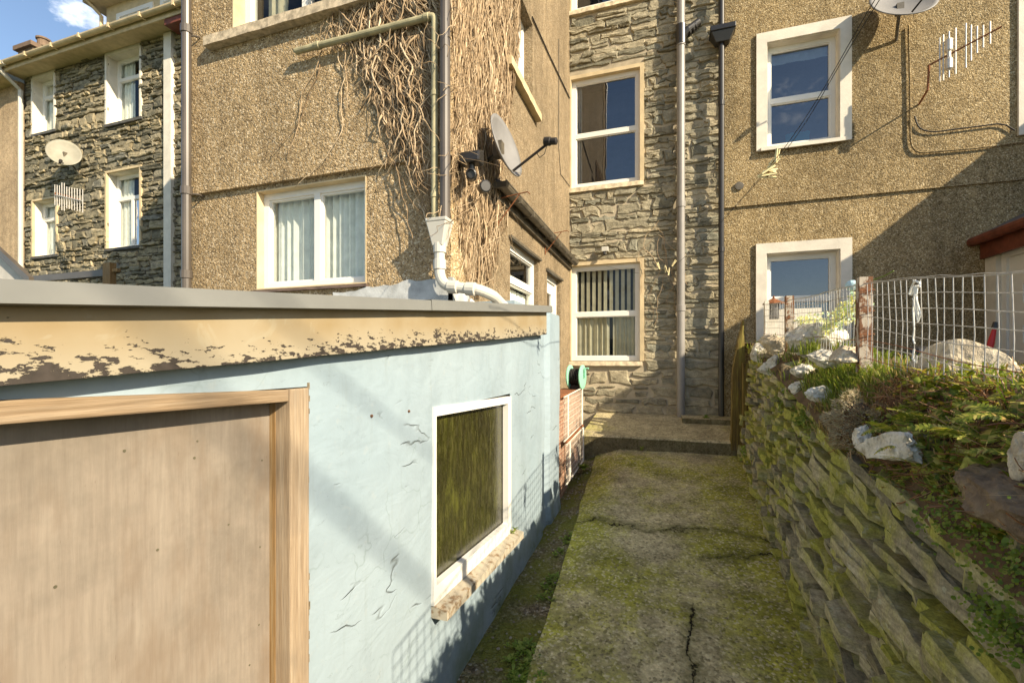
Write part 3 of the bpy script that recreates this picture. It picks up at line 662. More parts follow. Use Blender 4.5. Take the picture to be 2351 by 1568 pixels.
# grey-blue unpainted plinth showing above the shed roof
mb = MB(); n = 20
for i in range(n):
    xa, xb = -2.35+0.99*i/n, -2.35+0.99*(i+1)/n; f = lambda x: 0.50+0.05*min(1, max(0, (x+2.2)*2))+0.025*noise.noise(Vector((x*9, 0, 0)))
    mb.hexa([(xa, YF-0.02, 0), (xa, YF-0.02, f(xa)), (xa, YF+0.01, 0), (xa, YF+0.01, f(xa)), (xb, YF-0.02, 0), (xb, YF-0.02, f(xb)), (xb, YF+0.01, 0), (xb, YF+0.01, f(xb))])
    ya, yb = YF-0.02+0.5*i/n, YF-0.02+0.5*(i+1)/n; g2 = lambda y: 0.56-0.25*(y-YF)**0.7 if y > YF else 0.56
    mb.hexa([(XO-.01, ya, 0), (XO-.01, ya, g2(ya)), (XO-.01, yb, 0), (XO-.01, yb, g2(yb)), (XO+.025, ya, 0), (XO+.025, ya, g2(ya)), (XO+.025, yb, 0), (XO+.025, yb, g2(yb))])
mb.build('plinth', m_plain('bluish_render', (0.42, 0.43, 0.42), 0.8, 0.3, 8, 0.5), ch)
# downpipes
yp = YF-0.10
xl = aty(428, 400, yp).x
pipe_part(ch, 'downpipe', BROWNP, [(xl, yp, -1.0), (xl, yp, 6.9)], 0.036, [((xl, yp, 0.70), (0, 0, 1)), ((xl, yp, 1.39), (0, 0, 1)), ((xl, yp, 2.72), (0, 0, 1)), ((xl, yp, 3.4), (0, 0, 1))])
for z in (1.37, 2.68): mb = MB(); mb.tube([(xl, yp, z), (xl+0.07, yp+0.05, z+0.0), (xl+0.075, yp+0.12, z)], 0.007, 6); mb.build('pipe_clip', BROWNP, ch)
xc = aty(1022, 400, yp).x
pipe_part(ch, 'downpipe', BROWNP, [(xc, yp, 0.93), (xc, yp, 6.9)], 0.036)
xo = aty(1000, 400, yp+0.02).x; zt = 2.31
xw = aty(682, 130, YF-0.08).x
pipe_part(ch, 'waste_pipe', OLIVEP, [(xo, yp+0.01, 0.93), (xo, yp+0.01, 1.9), (xo, yp+0.01, zt-0.04)]+bend((xo, yp+0.01, zt-0.04), (xo, yp+0.01, zt), (xo-0.05, yp+0.01, zt-0.005))+[(xw, yp+0.01, zt+0.0), (xw-0.0, yp+0.01, zt)], 0.023, [((xo, yp+0.01, 1.78), (0, 0, 1)), ((xo, yp+0.01, 1.1), (0, 0, 1)), ((xo-0.06, yp+.01, zt-0.005), (1, 0, 0)), ((xw+0.2, yp+.01, zt), (1, 0, 0))], cl=0.04)
# hopper head and white swan-neck pipe
hp = MB(); hx = (xo+xc)/2
for (z, w, d) in [(0.0, 0, 0)]: pass
def frus(mb, cx, cy, z0, w0, d0, z1, w1, d1): mb.hexa([(cx+sx*(w0 if k == 0 else w1)/2, cy+sy*(d0 if k == 0 else d1)/2, (z0, z1)[k]) for sx in (-1, 1) for sy in (-1, 1) for k in (0, 1)])
frus(hp, hx, yp, 0.905, 0.15, 0.12, 0.93, 0.155, 0.125); frus(hp, hx, yp, 0.75, 0.075, 0.075, 0.905, 0.145, 0.115)
hp.build('hopper', WHITEP, ch, bevel=0.006)
p0 = Vector((hx, yp, 0.76))
pts = [p0, p0+Vector((0, 0, -0.14))]+bend(p0+Vector((0, 0, -0.16)), p0+Vector((0.0, 0, -0.26)), p0+Vector((0.08, 0.0, -0.28)))+[p0+Vector((0.22, 0.02, -0.30))]+bend(p0+Vector((0.24, 0.02, -0.30)), p0+Vector((0.30, 0.03, -0.31)), p0+Vector((0.34, 0.12, -0.34)))+[p0+Vector((0.42, 0.5, -0.5))]
pipe_part(ch, 'swan_neck_pipe', WHITEP, pts, 0.036, [(p0+Vector((0, 0, -0.02)), (0, 0, 1)), (p0+Vector((0, 0, -0.13)), (0, 0, 1)), (p0+Vector((0.10, 0, -0.283)), (1, 0, -.1)), (p0+Vector((0.22, 0.015, -0.30)), (1, 0, -.1))])
# soil pipe and black pipe on the stone wall
xs = aty(1563, 400, YS-0.105).x; ys = YS-0.105
pipe_part(ch, 'soil_pipe', GREYP, [(xs, ys, -0.9), (xs, ys, 7.2)], 0.056, [((xs, ys, z), (0, 0, 1)) for z in (0.72, 2.18, 4.45)], 18, 1.16, 0.09)
q0 = Vector((xs, ys, 4.52)); q1 = aty(1604, 52, YS-0.05)
mb = MB(); mb.tube([q0, q0+Vector((0.09, 0.0, 0.10)), q1], 0.052, 14)
mb.lathe(q0-Vector((0, 0, 0.1)), (0, 0, 1), [(0.056, 0), (0.07, 0.01), (0.07, 0.28), (0.056, 0.29)], 16)
for t in (0.35, 0.55, 0.7): c = q0.lerp(q1, t); d = (q1-q0).normalized(); mb.lathe(c, d, [(0.052, 0), (0.062, 0.005), (0.062, 0.03), (0.052, 0.035)], 14)
mb.build('pipe_branch', BLACKP, ch)
xk = aty(1656, 400, YS-0.13).x; yk = YS-0.13
pipe_part(ch, 'rainwater_pipe', BLACKP, [(xk, yk, -0.9), (xk, yk, 7.2)], 0.037, [((xk, yk, z), (0, 0, 1)) for z in (1.5, 3.5)])
mb = MB(); c = aty(1658, 82, yk); frus(mb, c.x, yk, c.z-0.12, 0.17, 0.12, c.z+0.02, 0.30, 0.2); frus(mb, c.x, yk, c.z+0.02, 0.32, 0.22, c.z+0.09, 0.32, 0.22); mb.build('hopper', BLACKP, ch, bevel=0.008)
# pent strip with gutter over the lower side wall
mb = MB(); zc = 1.44
for i in range(7):
    y0, y1 = 3.62+i*0.475, 3.62+(i+1)*0.475-0.008
    dz = 0.006*(i % 2)
    mb.hexa([(XO-.01, y0, zc+0.085), (XO-.01, y0, zc+0.105), (XO-.01, y1, zc+0.085), (XO-.01, y1, zc+0.105), (XO+.10, y0, zc+0.03+dz), (XO+.10, y0, zc+0.05+dz), (XO+.10, y1, zc+0.03+dz), (XO+.10, y1, zc+0.05+dz)])
mb.build('pent_slates', SLATE, ch)
mb = MB(); k = 8; ys_ = [3.58+3.36*i/8 for i in range(9)]
for i in range(8):
    for j in range(k):
        a, b = math.pi+math.pi*j/k, math.pi+math.pi*(j+1)/k; rr = 0.052
        P = lambda an, y, r: (XO+.10+r*math.cos(an), y, zc+0.035+r*math.sin(an))
        mb.quad(P(a, ys_[i], rr), P(b, ys_[i], rr), P(b, ys_[i+1]-.006, rr), P(a, ys_[i+1]-.006, rr))
        mb.quad(P(a, ys_[i], rr-.006), P(b, ys_[i], rr-.006), P(b, ys_[i+1]-.006, rr-.006), P(a, ys_[i+1]-.006, rr-.006))
    mb.box(XO+.146, XO+.155, ys_[i], ys_[i+1]-.006, zc+0.03, zc+0.042)
    mb.box(XO+0.0, XO+.155, ys_[i]-.012, ys_[i]+.012, zc-0.02, zc+0.03)
mb.build('gutter', LEADM, ch)
mb = MB(); mb.box(XO-0.005, XO+0.04, 3.6, 6.95, zc-0.07, zc+0.08); mb.build('fascia_board', LEADM, ch)
# hanging-basket brackets
for i, (px, py) in enumerate(((1143, 520), (1252, 585))):
    p = atx(px, py, XO+0.01); t = thing('basket_bracket', ['thin rusty bracket on the tan side wall among the bare creeper', 'thin rusty bracket on the tan side wall above the white back door'][i], 'bracket', p, 'brackets under the pent strip')
    mb = MB(); mb.tube([p, p+Vector((0, 0, 0.26))], 0.006, 6); mb.tube([p+Vector((0, 0, 0.24)), p+Vector((0.27, 0, 0.27)), p+Vector((0.29, 0, 0.25))], 0.005, 6); mb.build('upright', RUSTY, t)
    mb = MB(); mb.tube([p+Vector((0, 0, 0.02)), p+Vector((0.2, 0, 0.26))], 0.005, 6); mb.build('strut', RUSTY, t)
# cables on the outrigger side wall
mb = MB(); mb.tube([atx(1222, 40, XO+.012), atx(1260, 125, XO+.012), atx(1308, 226, XO+.012)], 0.009, 6)
mb.tube([atx(1283, 90, XO+.008), atx(1283, 340, XO+.008), atx(1287, 400, XO+.008), atx(1308, 428, XO+.008)], 0.004, 5); mb.build('cable', CABLE, ch)

# ================================================================ LEFT STONE HOUSE
lh = thing('terraced_house', 'dark rubble stone house with four deep white window reveals, cream eaves and a dormer', 'house', (-12.5, 7, -1))
lW = [(-11.97, -10.91, 5.31, 6.86), (-14.67, -13.87, 5.5, 6.86), (-11.97, -10.91, 2.5, 4.2), (-14.67, -13.80, 2.51, 3.85)]
mb = MB(); mb.slab(MY(7.0), -15.1, -4.0, -2.5, 6.95, -0.4, 0.0, lW); mb.build('joint_bed', MORTAR_D, lh)
mb = MB(); rubble(mb, -15.0, -8.0, 0.6, 6.92, [(a-0.02, b+0.02, c-.06, d+.02) for a, b, c, d in lW], 7.0, (0.06, 0.16), (0.13, 0.42), 0.018, 0.05, 11); mb.build('stone_wall', RUB_L, lh)
TOPL = [(0, 1, 0, 0.70), (0, 1, 0.70, 1)]
darks = m_plain('slate_sill', (0.09, 0.085, 0.075), 0.7, 0.3, 9)
for q, pn, dep in zip(lW, (TOPL, TOPL, [(0, 0.5, 0, 0.68), (0.5, 1, 0, 0.68), (0, 1, 0.68, 1)], TOPL), (0.17, 0.14, 0.15, 0.15)):
    add_window(lh, MY(7.0), *q, dep, pn, 0.075, UPVC, GLASS, [(0.0, 0.4, 0, 1, 0.02, 0.12)], NET, reveal=WPAINT, sill=(0.05, 0.06, 0.08), sillm=darks)
    mb = MB(); mb.slab(MY(7.0), q[0]-.06, q[1]+.06, q[2]-.002, q[3]+.05, -0.02, 0.05, [(q[0]-.004, q[1]+.004, q[2]-.004, q[3]+.004)]); mb.build('window_surround', CREAM if q[3] < 5 else WPAINT, lh)
mb = MB(); mb.box(-10.08, -9.86, 6.90, 7.05, -1.5, 6.9); mb.build('white_quoin', WPAINT, lh)
mb = MB(); mb.box(-15.1, -8.2, 6.62, 7.3, 6.92, 6.95); mb.box(-15.1, -8.2, 6.585, 6.62, 6.88, 7.02); mb.build('soffit', CREAM, lh)
mb = MB()
for j in range(8):
    a, b = math.pi+math.pi*j/8, math.pi+math.pi*(j+1)/8
    for r in (0.065, 0.058): mb.quad(*[(x, 6.515+r*math.cos(an), 7.03+r*math.sin(an)) for x, an in ((-15.2, a), (-15.2, b), (-8.2, b), (-8.2, a))])
for x in [-14.9+0.95*i for i in range(7)]: mb.box(x, x+0.05, 6.44, 6.6, 6.955, 7.045)
mb.build('gutter', CREAM, lh)
mb = MB(); mb.hexa([(-15.1, 6.5, 7.03), (-15.1, 6.5, 7.06), (-15.1, 11, 9.9), (-15.1, 11, 9.93), (-8, 6.5, 7.03), (-8, 6.5, 7.06), (-8, 11, 9.9), (-8, 11, 9.93)]); rf = mb.build('roof', SLATE, lh)
mb = MB(); mb.box(-13.0, -8.0, 7.55, 9.0, 7.3, 8.62)
dm = mb.build('dormer', CREAM, lh)
mb = MB(); mb.box(-13.35, -7.9, 7.25, 9.2, 8.62, 8.74); mb.tube([(-13.35, 7.2, 8.72), (-7.9, 7.2, 8.72)], 0.06, 8); mb.tube([(-13.25, 7.22, 8.7), (-13.1, 7.5, 8.4), (-13.1, 7.5, 7.5)], 0.04, 8); mb.build('dormer_eaves', CREAM, dm)
for i in range(3):
    mb = MB(); mb.slab(MY(7.55), -12.6+1.5*i, -11.35+1.5*i, 7.55, 8.35, -0.01, 0.03, [(-12.5+1.5*i, -11.45+1.5*i, 7.65, 8.25)]); mb.quad((-12.5+1.5*i, 7.545, 7.65), (-11.45+1.5*i, 7.545, 7.65), (-11.45+1.5*i, 7.545, 8.25), (-12.5+1.5*i, 7.545, 8.25)); mb.build('dormer_window', UPVC, dm)
mb = MB(); x0 = -15.03; mb.tube([(x0, 6.52, 7.0), (x0, 6.52, 6.9), (x0, 6.9, 6.6), (x0, 6.9, -1)], 0.05, 10)
mb.tube([(x0, 6.52, 7.0), (x0+0.25, 6.5, 7.0)], 0.05, 8); mb.build('downpipe', WHITEP, lh)
mb = MB(); mb.box(-9.62, -9.0, 6.6, 6.9, 6.76, 6.93); mb.build('corbel', REDBR, lh)
# chimney behind its ridge
chm = thing('chimney', 'brown brick chimney stack with one round pot above the cream gutter', 'chimney', (-21, 10.4, 8.5))
c = aty(75, 118, 10.2)
mb = MB(); mb.box(c.x-0.42, c.x+0.42, 10.0, 10.8, 8.5, c.z-0.05); mb.box(c.x-0.52, c.x+0.52, 9.9, 10.9, c.z-0.05, c.z+0.1); mb.build('stack', TERRA, chm)
mb = MB(); mb.lathe((c.x+0.42, 10.3, c.z+0.1), (0, 0, 1), [(0.17, 0), (0.17, 0.22), (0.21, 0.24), (0.21, 0.3), (0.15, 0.3)], 14); mb.build('pot', TERRA, chm)
# far left rendered house
fh = thing('terraced_house', 'cream rendered house at the far left edge beyond the white downpipe', 'house', (-22, 7, -1))
mb = MB(); mb.box(-32, -15.12, 6.90, 12, -3, 6.85); mb.build('wall', PEB_F, fh)
mb = MB(); mb.hexa([(-32, 6.4, 6.85), (-32, 6.4, 6.92), (-32, 11, 9.8), (-32, 11, 9.9), (-15.1, 6.4, 6.85), (-15.1, 6.4, 6.92), (-15.1, 11, 9.8), (-15.1, 11, 9.9)]); mb.build('roof', SLATE, fh)
mb = MB(); mb.box(-32, -15.12, 6.36, 6.4, 6.78, 6.98); mb.box(-32, -15.12, 6.4, 6.9, 6.80, 6.83); mb.build('soffit', CREAM, fh)
# outbuildings behind the shed on the left
ob = thing('lean_to', 'grey lean-to roof with a brown sloping barge board at the left edge', 'outbuilding', (-7.8, 4, -1))
p = [aty(-250, 420, 4.2), aty(0, 580, 4.2), aty(62, 636, 4.2)]
mb = MB(); a, b = aty(-30, 553, 4.2), aty(66, 642, 4.2)
mb.hexa([(a.x, 4.2, a.z-0.07), (a.x, 4.2, a.z+0.04), (a.x, 4.26, a.z-0.07), (a.x, 4.26, a.z+0.04), (b.x, 4.2, b.z-0.07), (b.x, 4.2, b.z+0.04), (b.x, 4.26, b.z-0.07), (b.x, 4.26, b.z+0.04)]); mb.build('barge_board', BROWNP, ob)
mb = MB(); mb.hexa([(a.x-.4, 4.27, -2), (a.x-.4, 4.27, a.z+.2), (a.x-.4, 4.31, -2), (a.x-.4, 4.31, a.z+.2), (b.x-.1, 4.27, -2), (b.x-.1, 4.27, b.z-.03), (b.x-.1, 4.31, -2), (b.x-.1, 4.31, b.z-.03)]); mb.build('wall', m_plain('pale_render', (0.5, 0.47, 0.42), 0.8, 0.15, 4), ob)
rl = thing('timber_rail', 'brown rail beside an orange timber post above the shed roof', 'rail', aty(250, 650, 5.2))
mb = MB(); a, b = aty(60, 641, 5.2), aty(245, 626, 5.2); mb.hexa([(a.x, 5.2, a.z-.06), (a.x, 5.2, a.z+.05), (a.x, 5.3, a.z-.06), (a.x, 5.3, a.z+.05), (b.x, 5.2, b.z-.05), (b.x, 5.2, b.z+.06), (b.x, 5.3, b.z-.05), (b.x, 5.3, b.z+.06)]); mb.build('rail', BROWNP, rl)
a, b = aty(243, 605, 5.15), aty(260, 690, 5.15); mb = MB(); mb.box(a.x, b.x, 5.1, 5.2, -1, a.z); mb.box(b.x, b.x+0.12, 5.13, 5.19, a.z-.16, a.z-.1); mb.build('post', TIMB_V, rl, bevel=0.006)

# ================================================================ RIGHT HOUSE
YR = 6.97
rh = thing('terraced_house', 'brown pebble-dashed house on the right with white window surrounds and a diagonal shadow', 'house', (2.5, 7, -0.2))
rW = [(1.174, 2.262, 2.80, 4.38), (1.174, 2.275, -0.15, 1.56), (3.90, 5.0, 2.60, 4.4)]
rO = [(a+0.13, b-0.13, c+0.05, d-0.14) for a, b, c, d in rW]
mb = MB(); mb.slab(MY(YR), 0.782, 12, -1.6, 2.09, -0.4, 0.0, rO[1:2]); mb.slab(MY(YR), 0.782, 12, 2.09, 8.5, -0.4, 0.028, [rO[0], rO[2]]); mb.build('wall', PEB_R, rh)
for i, (q, o) in enumerate(zip(rW, rO)):
    yy = YR-(0.0 if i == 1 else 0.028)
    add_window(rh, MY(yy), *o, 0.11, [[(0, 1, 0, 0.47), (0, 1, 0.47, 1)], [(0, 1, 0, 0.6), (0, 1, 0.6, 1)], SASH][i], 0.065, UPVC, GLASS_D, [(0.0, 1, 0.86, 1, 0.01, 0.3)] if i == 0 else None, NET, reveal=WPAINT, room=0.8)
    mb = MB(); mb.slab(MY(yy), q[0], q[1], q[2], q[3], -0.05, 0.03, [(o[0]-.003, o[1]+.003, o[2]-.003, o[3]+.003)]); mb.slab(MY(yy), q[0]+0.05, q[1]-0.08, q[2]-0.012, q[2]+0.035, 0.031, 0.06)
    mb.build('window_surround', WPAINT, rh, bevel=0.006)
mb = MB(); mb.box(0.79, 12, 7.4, 14, -1.5, 8.4); mb.hexa([(0.7, 6.7, 8.4), (0.7, 6.7, 8.5), (0.7, 12, 11), (0.7, 12, 11.1), (12, 6.7, 8.4), (12, 6.7, 8.5), (12, 12, 11), (12, 12, 11.1)]); mb.build('roof', SLATE, rh)
# turquoise wavy ornament on the window board
p = aty(1830, 312, YR+0.17); t = MB()
for i in range(6): t.lathe((p.x-0.11+0.045*i, YR+0.16, p.z+0.01*(i % 2)), (0, 1, 0), [(0.02, -.012), (0.036, -.008), (0.036, .008), (0.02, .012)], 10)
t.box(p.x-0.14, p.x+0.14, YR+0.15, YR+0.18, rO[0][2]+0.07, p.z+0.0)
tag(t.build('window_ornament', BLUEB), 'turquoise wavy ornament standing inside the upper right-hand house window', 'ornament')
# cables on the right facade
mb = MB(); yc = YR-0.05
v = lambda px, py: aty(px, py, yc)
mb.tube([v(2086, 60), v(2089, 200), v(2090, 310)]+bend(v(2091, 320), v(2092, 352), v(2120, 351))+[v(2240, 341), v(2360, 325)], 0.011, 6)
mb.build('conduit', PEB_R, rh)
mb = MB()
mb.tube([v(2100, 268), v(2104, 282)]+bend(v(2106, 286), v(2112, 304), v(2150, 303))+[v(2290, 285), v(2310, 288), v(2330, 300)], 0.008, 6)
mb.build('cable', CABLE, rh)
# small dark vent
c = aty(1697, 428, YR-0.03); mb = MB(); mb.lathe(c, (0, -1, 0), [(0.055, 0), (0.055, 0.02), (0.03, 0.022)], 14); mb.build('vent', LEADM, rh)
# porch and upper outrigger of the right house
XP = 3.62
mb = MB(); M = MXn(XP); dH = [(5.55, 6.78, -0.2, 1.24)]
mb.slab(M, 4.0, YR-0.002, -1.5, 1.30, -0.2, 0.0, dH); mb.build('porch_wall', WPAINT, rh)
mb = MB(); a0, a1, z0, z1 = dH[0]; mb.slab(M, a0, a1, z0, z1, -0.12, -0.05, [(a0+0.08, a1-0.08, z0-0.01, z1-0.09)]); d = mb.build('porch_door', UPVC, rh, bevel=0.004)
pn = [(a0+0.22+i*0.27, a0+0.40+i*0.27, zz, zz+0.2) for i in range(3) for zz in (0.18, 0.62)]
mb = MB(); mb.slab(M, a0+0.082, a1-0.082, z0, z1-0.092, -0.11, -0.075, pn); mb.build('door_leaf', UPVC, d, bevel=0.004)
mb = MB()
for q in pn: mb.quad(M(q[0], -.09, q[2]), M(q[1], -.09, q[2]), M(q[1], -.09, q[3]), M(q[0], -.09, q[3]))
mb.build('pane', GLASS_D, d)
mb = MB(); mb.box(XP+0.3, XP+0.32, 4, 6.9, -1, 1.2); mb.build('room_lining', DARKIN, d)
mb = MB(); mb.tube([(XP-0.13, 3.9, 1.40), (XP-0.13, YR-0.02, 1.40)], 0.055, 10); mb.build('gutter', REDBR, rh)
mb = MB(); mb.box(XP-0.05, XP-0.02, 3.9, YR-0.01, 1.19, 1.38); mb.build('fascia_board', REDBR, rh)
mb = MB(); mb.hexa([(XP-0.12, 3.9, 1.40), (XP-0.12, 3.9, 1.45), (XP-0.12, YR-.01, 1.40), (XP-0.12, YR-.01, 1.45), (5.45, 3.9, 2.45), (5.45, 3.9, 2.5), (5.45, YR-.01, 2.45), (5.45, YR-.01, 2.5)]); mb.build('porch_roof', SLATE, rh)
mb = MB(); mb.box(5.46, 9.5, 4.2, YR-0.03, -1.5, 3.28); mb.build('outrigger_wall', PEB_R, rh)
mb = MB(); zq = lambda y: 3.34 if y <= 5.6 else 3.34+(y-5.6)/1.4*0.74
for y0, y1 in ((4.1, 5.6), (5.6, YR-.035)):
    mb.hexa([(5.45, y0, 3.282), (5.45, y0, zq(y0)), (5.45, y1, 3.282), (5.45, y1, zq(y1)), (9.6, y0, 3.282), (9.6, y0, zq(y0)+.4), (9.6, y1, 3.282), (9.6, y1, zq(y1)+.4)])
mb.build('outrigger_roof', SLATE, rh)

# ================================================================ BLUE SHED
XS = -0.95
sh = thing('shed', 'pale blue rendered shed with a flaking cream fascia and a boarded doorway', 'shed', (XS-0.3, 1.8, -1.6))
M = MX(XS)
zr = lambda y: 0.1106+0.0979*(y-0.376)                  # top of the flashing along the roof edge
dY1 = atx(703, 1000, XS).y
wq = (atx(993, 940, XS).y, atx(1170, 915, XS).y)
wz1 = (atx(993, 934, XS).z, atx(1172, 909, XS).z); wz0 = (atx(995, 1387, XS).z, atx(1170, 1222, XS).z)
# the wall is a fine grid so that it can undulate; openings left out
mb = MB(); dtop = lambda y: atx(690, 888, XS).z+0.005
def wallz(y): return -1.85, zr(y)-0.12
ny, nz = 150, 60; ya, yb = -1.2, 4.18
Ys = sorted(set([ya+(yb-ya)*i/ny for i in range(ny+1)]+[dY1, wq[0], wq[1], 3.60, 3.62, 3.80, 3.82]))
zd = atx(690, 888, XS).z
wzb, wzt = min(wz0), max(wz1)
wzb, wzt = sum(wz0)/2, sum(wz1)/2
Zs = sorted(set([-1.9+2.3*i/nz for i in range(nz+1)]+[zd, wzb, wzt]))
def wx(y, z):
    x = XS+0.010*noise.noise(Vector((0, y*1.3, z*1.3)))+0.004*noise.noise(Vector((3, y*5, z*5)))
    if y > 3.81: x += 0.02
    elif y > 3.61: x -= 0.02
    if z < -1.25: x += 0.02*min(1, (-1.25-z)/0.2)
    return x
idx = {}
def vid(i, j):
    if (i, j) not in idx: idx[(i, j)] = len(mb.v); mb.v.append((wx(Ys[i], Zs[j]), Ys[i], Zs[j]))
    return idx[(i, j)]
for i in range(len(Ys)-1):
    for j in range(len(Zs)-1):
        yc, zc_ = (Ys[i]+Ys[i+1])/2, (Zs[j]+Zs[j+1])/2
        if yc < dY1 and zc_ < zd: continue
        if wq[0] < yc < wq[1] and wzb < zc_ < wzt: continue
        if zc_ > (zr(yc)-0.05 if yc < 3.6 else zr(3.6)-0.005+0.02*(yc-3.6)): continue
        mb.f.append((vid(i, j), vid(i+1, j), vid(i+1, j+1), vid(i, j+1)))
W = mb.build('wall', BLUE, sh, smooth=True)
mb = MB(); zb_ = zr(3.6)
mb.box(XO+0.03, XS+0.015, 4.12, 4.18, -1.9, zb_-0.02)                        # end wall
mb.box(XO+0.05, XS-0.03, 3.0, 4.12, zb_-0.12, zb_-0.02)
mb.build('end_wall', BLUE, sh)
# roof, flashing, fascia
mb = MB(); A, B = -1.2, 3.60
mb.hexa([(-3.8, A, zr(A)-.10), (-3.8, A, zr(A)-.03), (-3.8, 2.80, zr(2.8)-.10), (-3.8, 2.80, zr(2.8)-.03), (XS+.02, A, zr(A)-.10), (XS+.02, A, zr(A)-.03), (XS+.02, 2.80, zr(2.8)-.10), (XS+.02, 2.80, zr(2.8)-.03)])
mb.hexa([(XO+.03, 2.80, zr(2.8)-.10), (XO+.03, 2.80, zr(2.8)-.03), (XO+.03, B, zr(B)-.10), (XO+.03, B, zr(B)-.03), (XS+.02, 2.80, zr(2.8)-.10), (XS+.02, 2.80, zr(2.8)-.03), (XS+.02, B, zr(B)-.10), (XS+.02, B, zr(B)-.03)])
mb.build('roof', FLASH, sh)
xf = XS+0.05
mb = MB(); fb = lambda y: -0.0665+0.0742*y
n = 40
for i in range(n):
    y0, y1 = A+(3.585-A)*i/n, A+(3.585-A)*(i+1)/n
    e0, e1 = 0.003*noise.noise(Vector((y0*3, 5, 0))), 0.003*noise.noise(Vector((y1*3, 5, 0)))
    mb.hexa([(XS-.02, y0, fb(y0)), (XS-.02, y0, zr(y0)-.035), (XS-.02, y1, fb(y1)), (XS-.02, y1, zr(y1)-.035), (xf, y0, fb(y0)+e0), (xf, y0, zr(y0)-.036), (xf, y1, fb(y1)+e1), (xf, y1, zr(y1)-.036)])
mb.build('fascia_board', FASCIA, sh)
mb = MB(); xg = XS+0.085
hz = lambda y: 0.032+0.0045*y
segs = [(A, 1.62), (1.60, B+0.03)]
for (s0, s1) in segs:
    o = 0.0025 if s0 > 0 else 0
    m_ = 24
    for i in range(m_):
        y0, y1 = s0+(s1-s0)*i/m_, s0+(s1-s0)*(i+1)/m_
        w0, w1 = [0.002*noise.noise(Vector((y*2.2, 9, 0))) for y in (y0, y1)]
        mb.quad((xg+o+w0, y0, zr(y0)+o), (xg+o+w1, y1, zr(y1)+o), (xg+o+w1+.003, y1, zr(y1)-hz(y1)), (xg+o+w0+.003, y0, zr(y0)-hz(y0)))
        mb.quad((xg+o+w0, y0, zr(y0)+o), (xg+o+w1, y1, zr(y1)+o), (XS-.25, y1, zr(y1)+o+.003), (XS-.25, y0, zr(y0)+o+.003))
        mb.quad((xg+o+w0+.003, y0, zr(y0)-hz(y0)), (xg+o+w1+.003, y1, zr(y1)-hz(y1)), (xf+.002, y1, zr(y1)-hz(y1)-.002), (xf+.002, y0, zr(y0)-hz(y0)-.002))
mb.quad((xg, B+.03, zr(B)), (xg, B+.03, zr(B)-hz(B)), (XS-.2, B+.03, zr(B)-hz(B)), (XS-.2, B+.03, zr(B)))
mb.build('flashing', FLASH, sh)
# doorway: timber frame and weathered plywood sheet
fw = 0.058
mb = MB(); yj0, yj1 = atx(665, 1000, XS+.012).y, dY1-0.004
fx = XS+0.012
hl = lambda y: zd-0.004
lt = lambda y, k: zd-0.006-0.0*y
zl = atx(665, 921, XS).z
mb.hexa([(XS-.12, -1.2, zl+.054), (XS-.12, -1.2, zd+.070), (XS-.12, yj0-.001, zl), (XS-.12, yj0-.001, zd-.004), (fx, -1.2, zl+.054), (fx, -1.2, zd+.070), (fx, yj0-.001, zl), (fx, yj0-.001, zd-.004)])
mb.build('door_lintel', TIMB_H, sh, bevel=0.004)
mb = MB(); mb.box(XS-.12, fx+0.003, yj0, yj1, -1.9, zd-.003); mb.build('door_jamb', TIMB_J, sh, bevel=0.004)
mb = MB(); yq = atx(632, 1000, XS-.05).y
mb.box(XS-.12, XS-.035, atx(634, 1000, XS-.035).y, yj0-.001, -1.9, zl-.002)
mb.build('door_stop', TIMB_V, sh, bevel=0.003)
mb = MB(); mb.box(XS-.09, XS-.055, -1.2, atx(634, 1000, XS-.055).y, -1.9, zl+.05)
pb = mb.build('plywood_sheet', PLY, sh)
mb = MB()
for (px, py) in ((1000, 343), (630, 392), (1328, 440), (798, 893), (280, 1080), (1158, 765), (1318, 878), (1312, 1272), (1264, 1476), (985, 428)):
    c = atx(px*0.7403*0.6122, (1400+py*0.7403)*0.6122, XS-.0545); r = 0.0028 if px < 1000 else 0.0022
    mb.lathe(c, (1, 0, 0), [(r, -0.001), (r, 0.0008)], 9)
mb.build('screw', m_plain('tarnished_screw', (0.10, 0.09, 0.055), 0.5, 0.2, 9), pb)
# rough broken mortar edge down the jamb
mb = MB(); y = dY1-0.004; z = -1.6
while z < zd:
    h = random.uniform(0.008, 0.022); o = random.uniform(0.002, 0.010)
    mb.box(XS-0.02, XS+0.006+jit(0.003), y, y+o, z, z+h); z += h
mb.build('mortar_edge', m_plain('broken_mortar', (0.20, 0.165, 0.11), 0.95, 0.5, 60, 0.8), sh)
# shed window: white frame, algae-covered pane, worn sill
wy0, wy1 = wq
Mw = MX(XS)
mb = MB(); ff = 0.045
def ring(mb, M, q0, q1, b0, b1, t0, t1, w, d0, d1, wl=None, wr=None, wb=None, wt_=None):
    wl, wr, wb, wt_ = wl or w, wr or w, wb or w*1.5, wt_ or w
    P = lambda a, dd, z: M(a, dd, z)
    o = [(q0, b0), (q1, b1), (q1, t1), (q0, t0)]; ii = [(q0+wl, b0+wb), (q1-wr, b1+wb), (q1-wr, t1-wt_), (q0+wl, t0-wt_)]
    for k in range(4):
        k2 = (k+1) % 4; (a, z), (b, y), (c, x), (d, v_) = o[k], o[k2], ii[k2], ii[k]
        mb.quad(P(a, d1, z), P(b, d1, y), P(c, d1, x), P(d, d1, v_)); mb.quad(P(a, d0, z), P(b, d0, y), P(b, d1, y), P(a, d1, z)); mb.quad(P(d, d0, v_), P(c, d0, x), P(c, d1, x), P(d, d1, v_))
    return ii
ii = ring(mb, Mw, wy0-.004, wy1+.004, wz0[0], wz0[1], wz1[0], wz1[1], 0.026, -0.10, 0.010, .022, .060, .078, .042)
sw = mb.build('window', UPVC, sh)
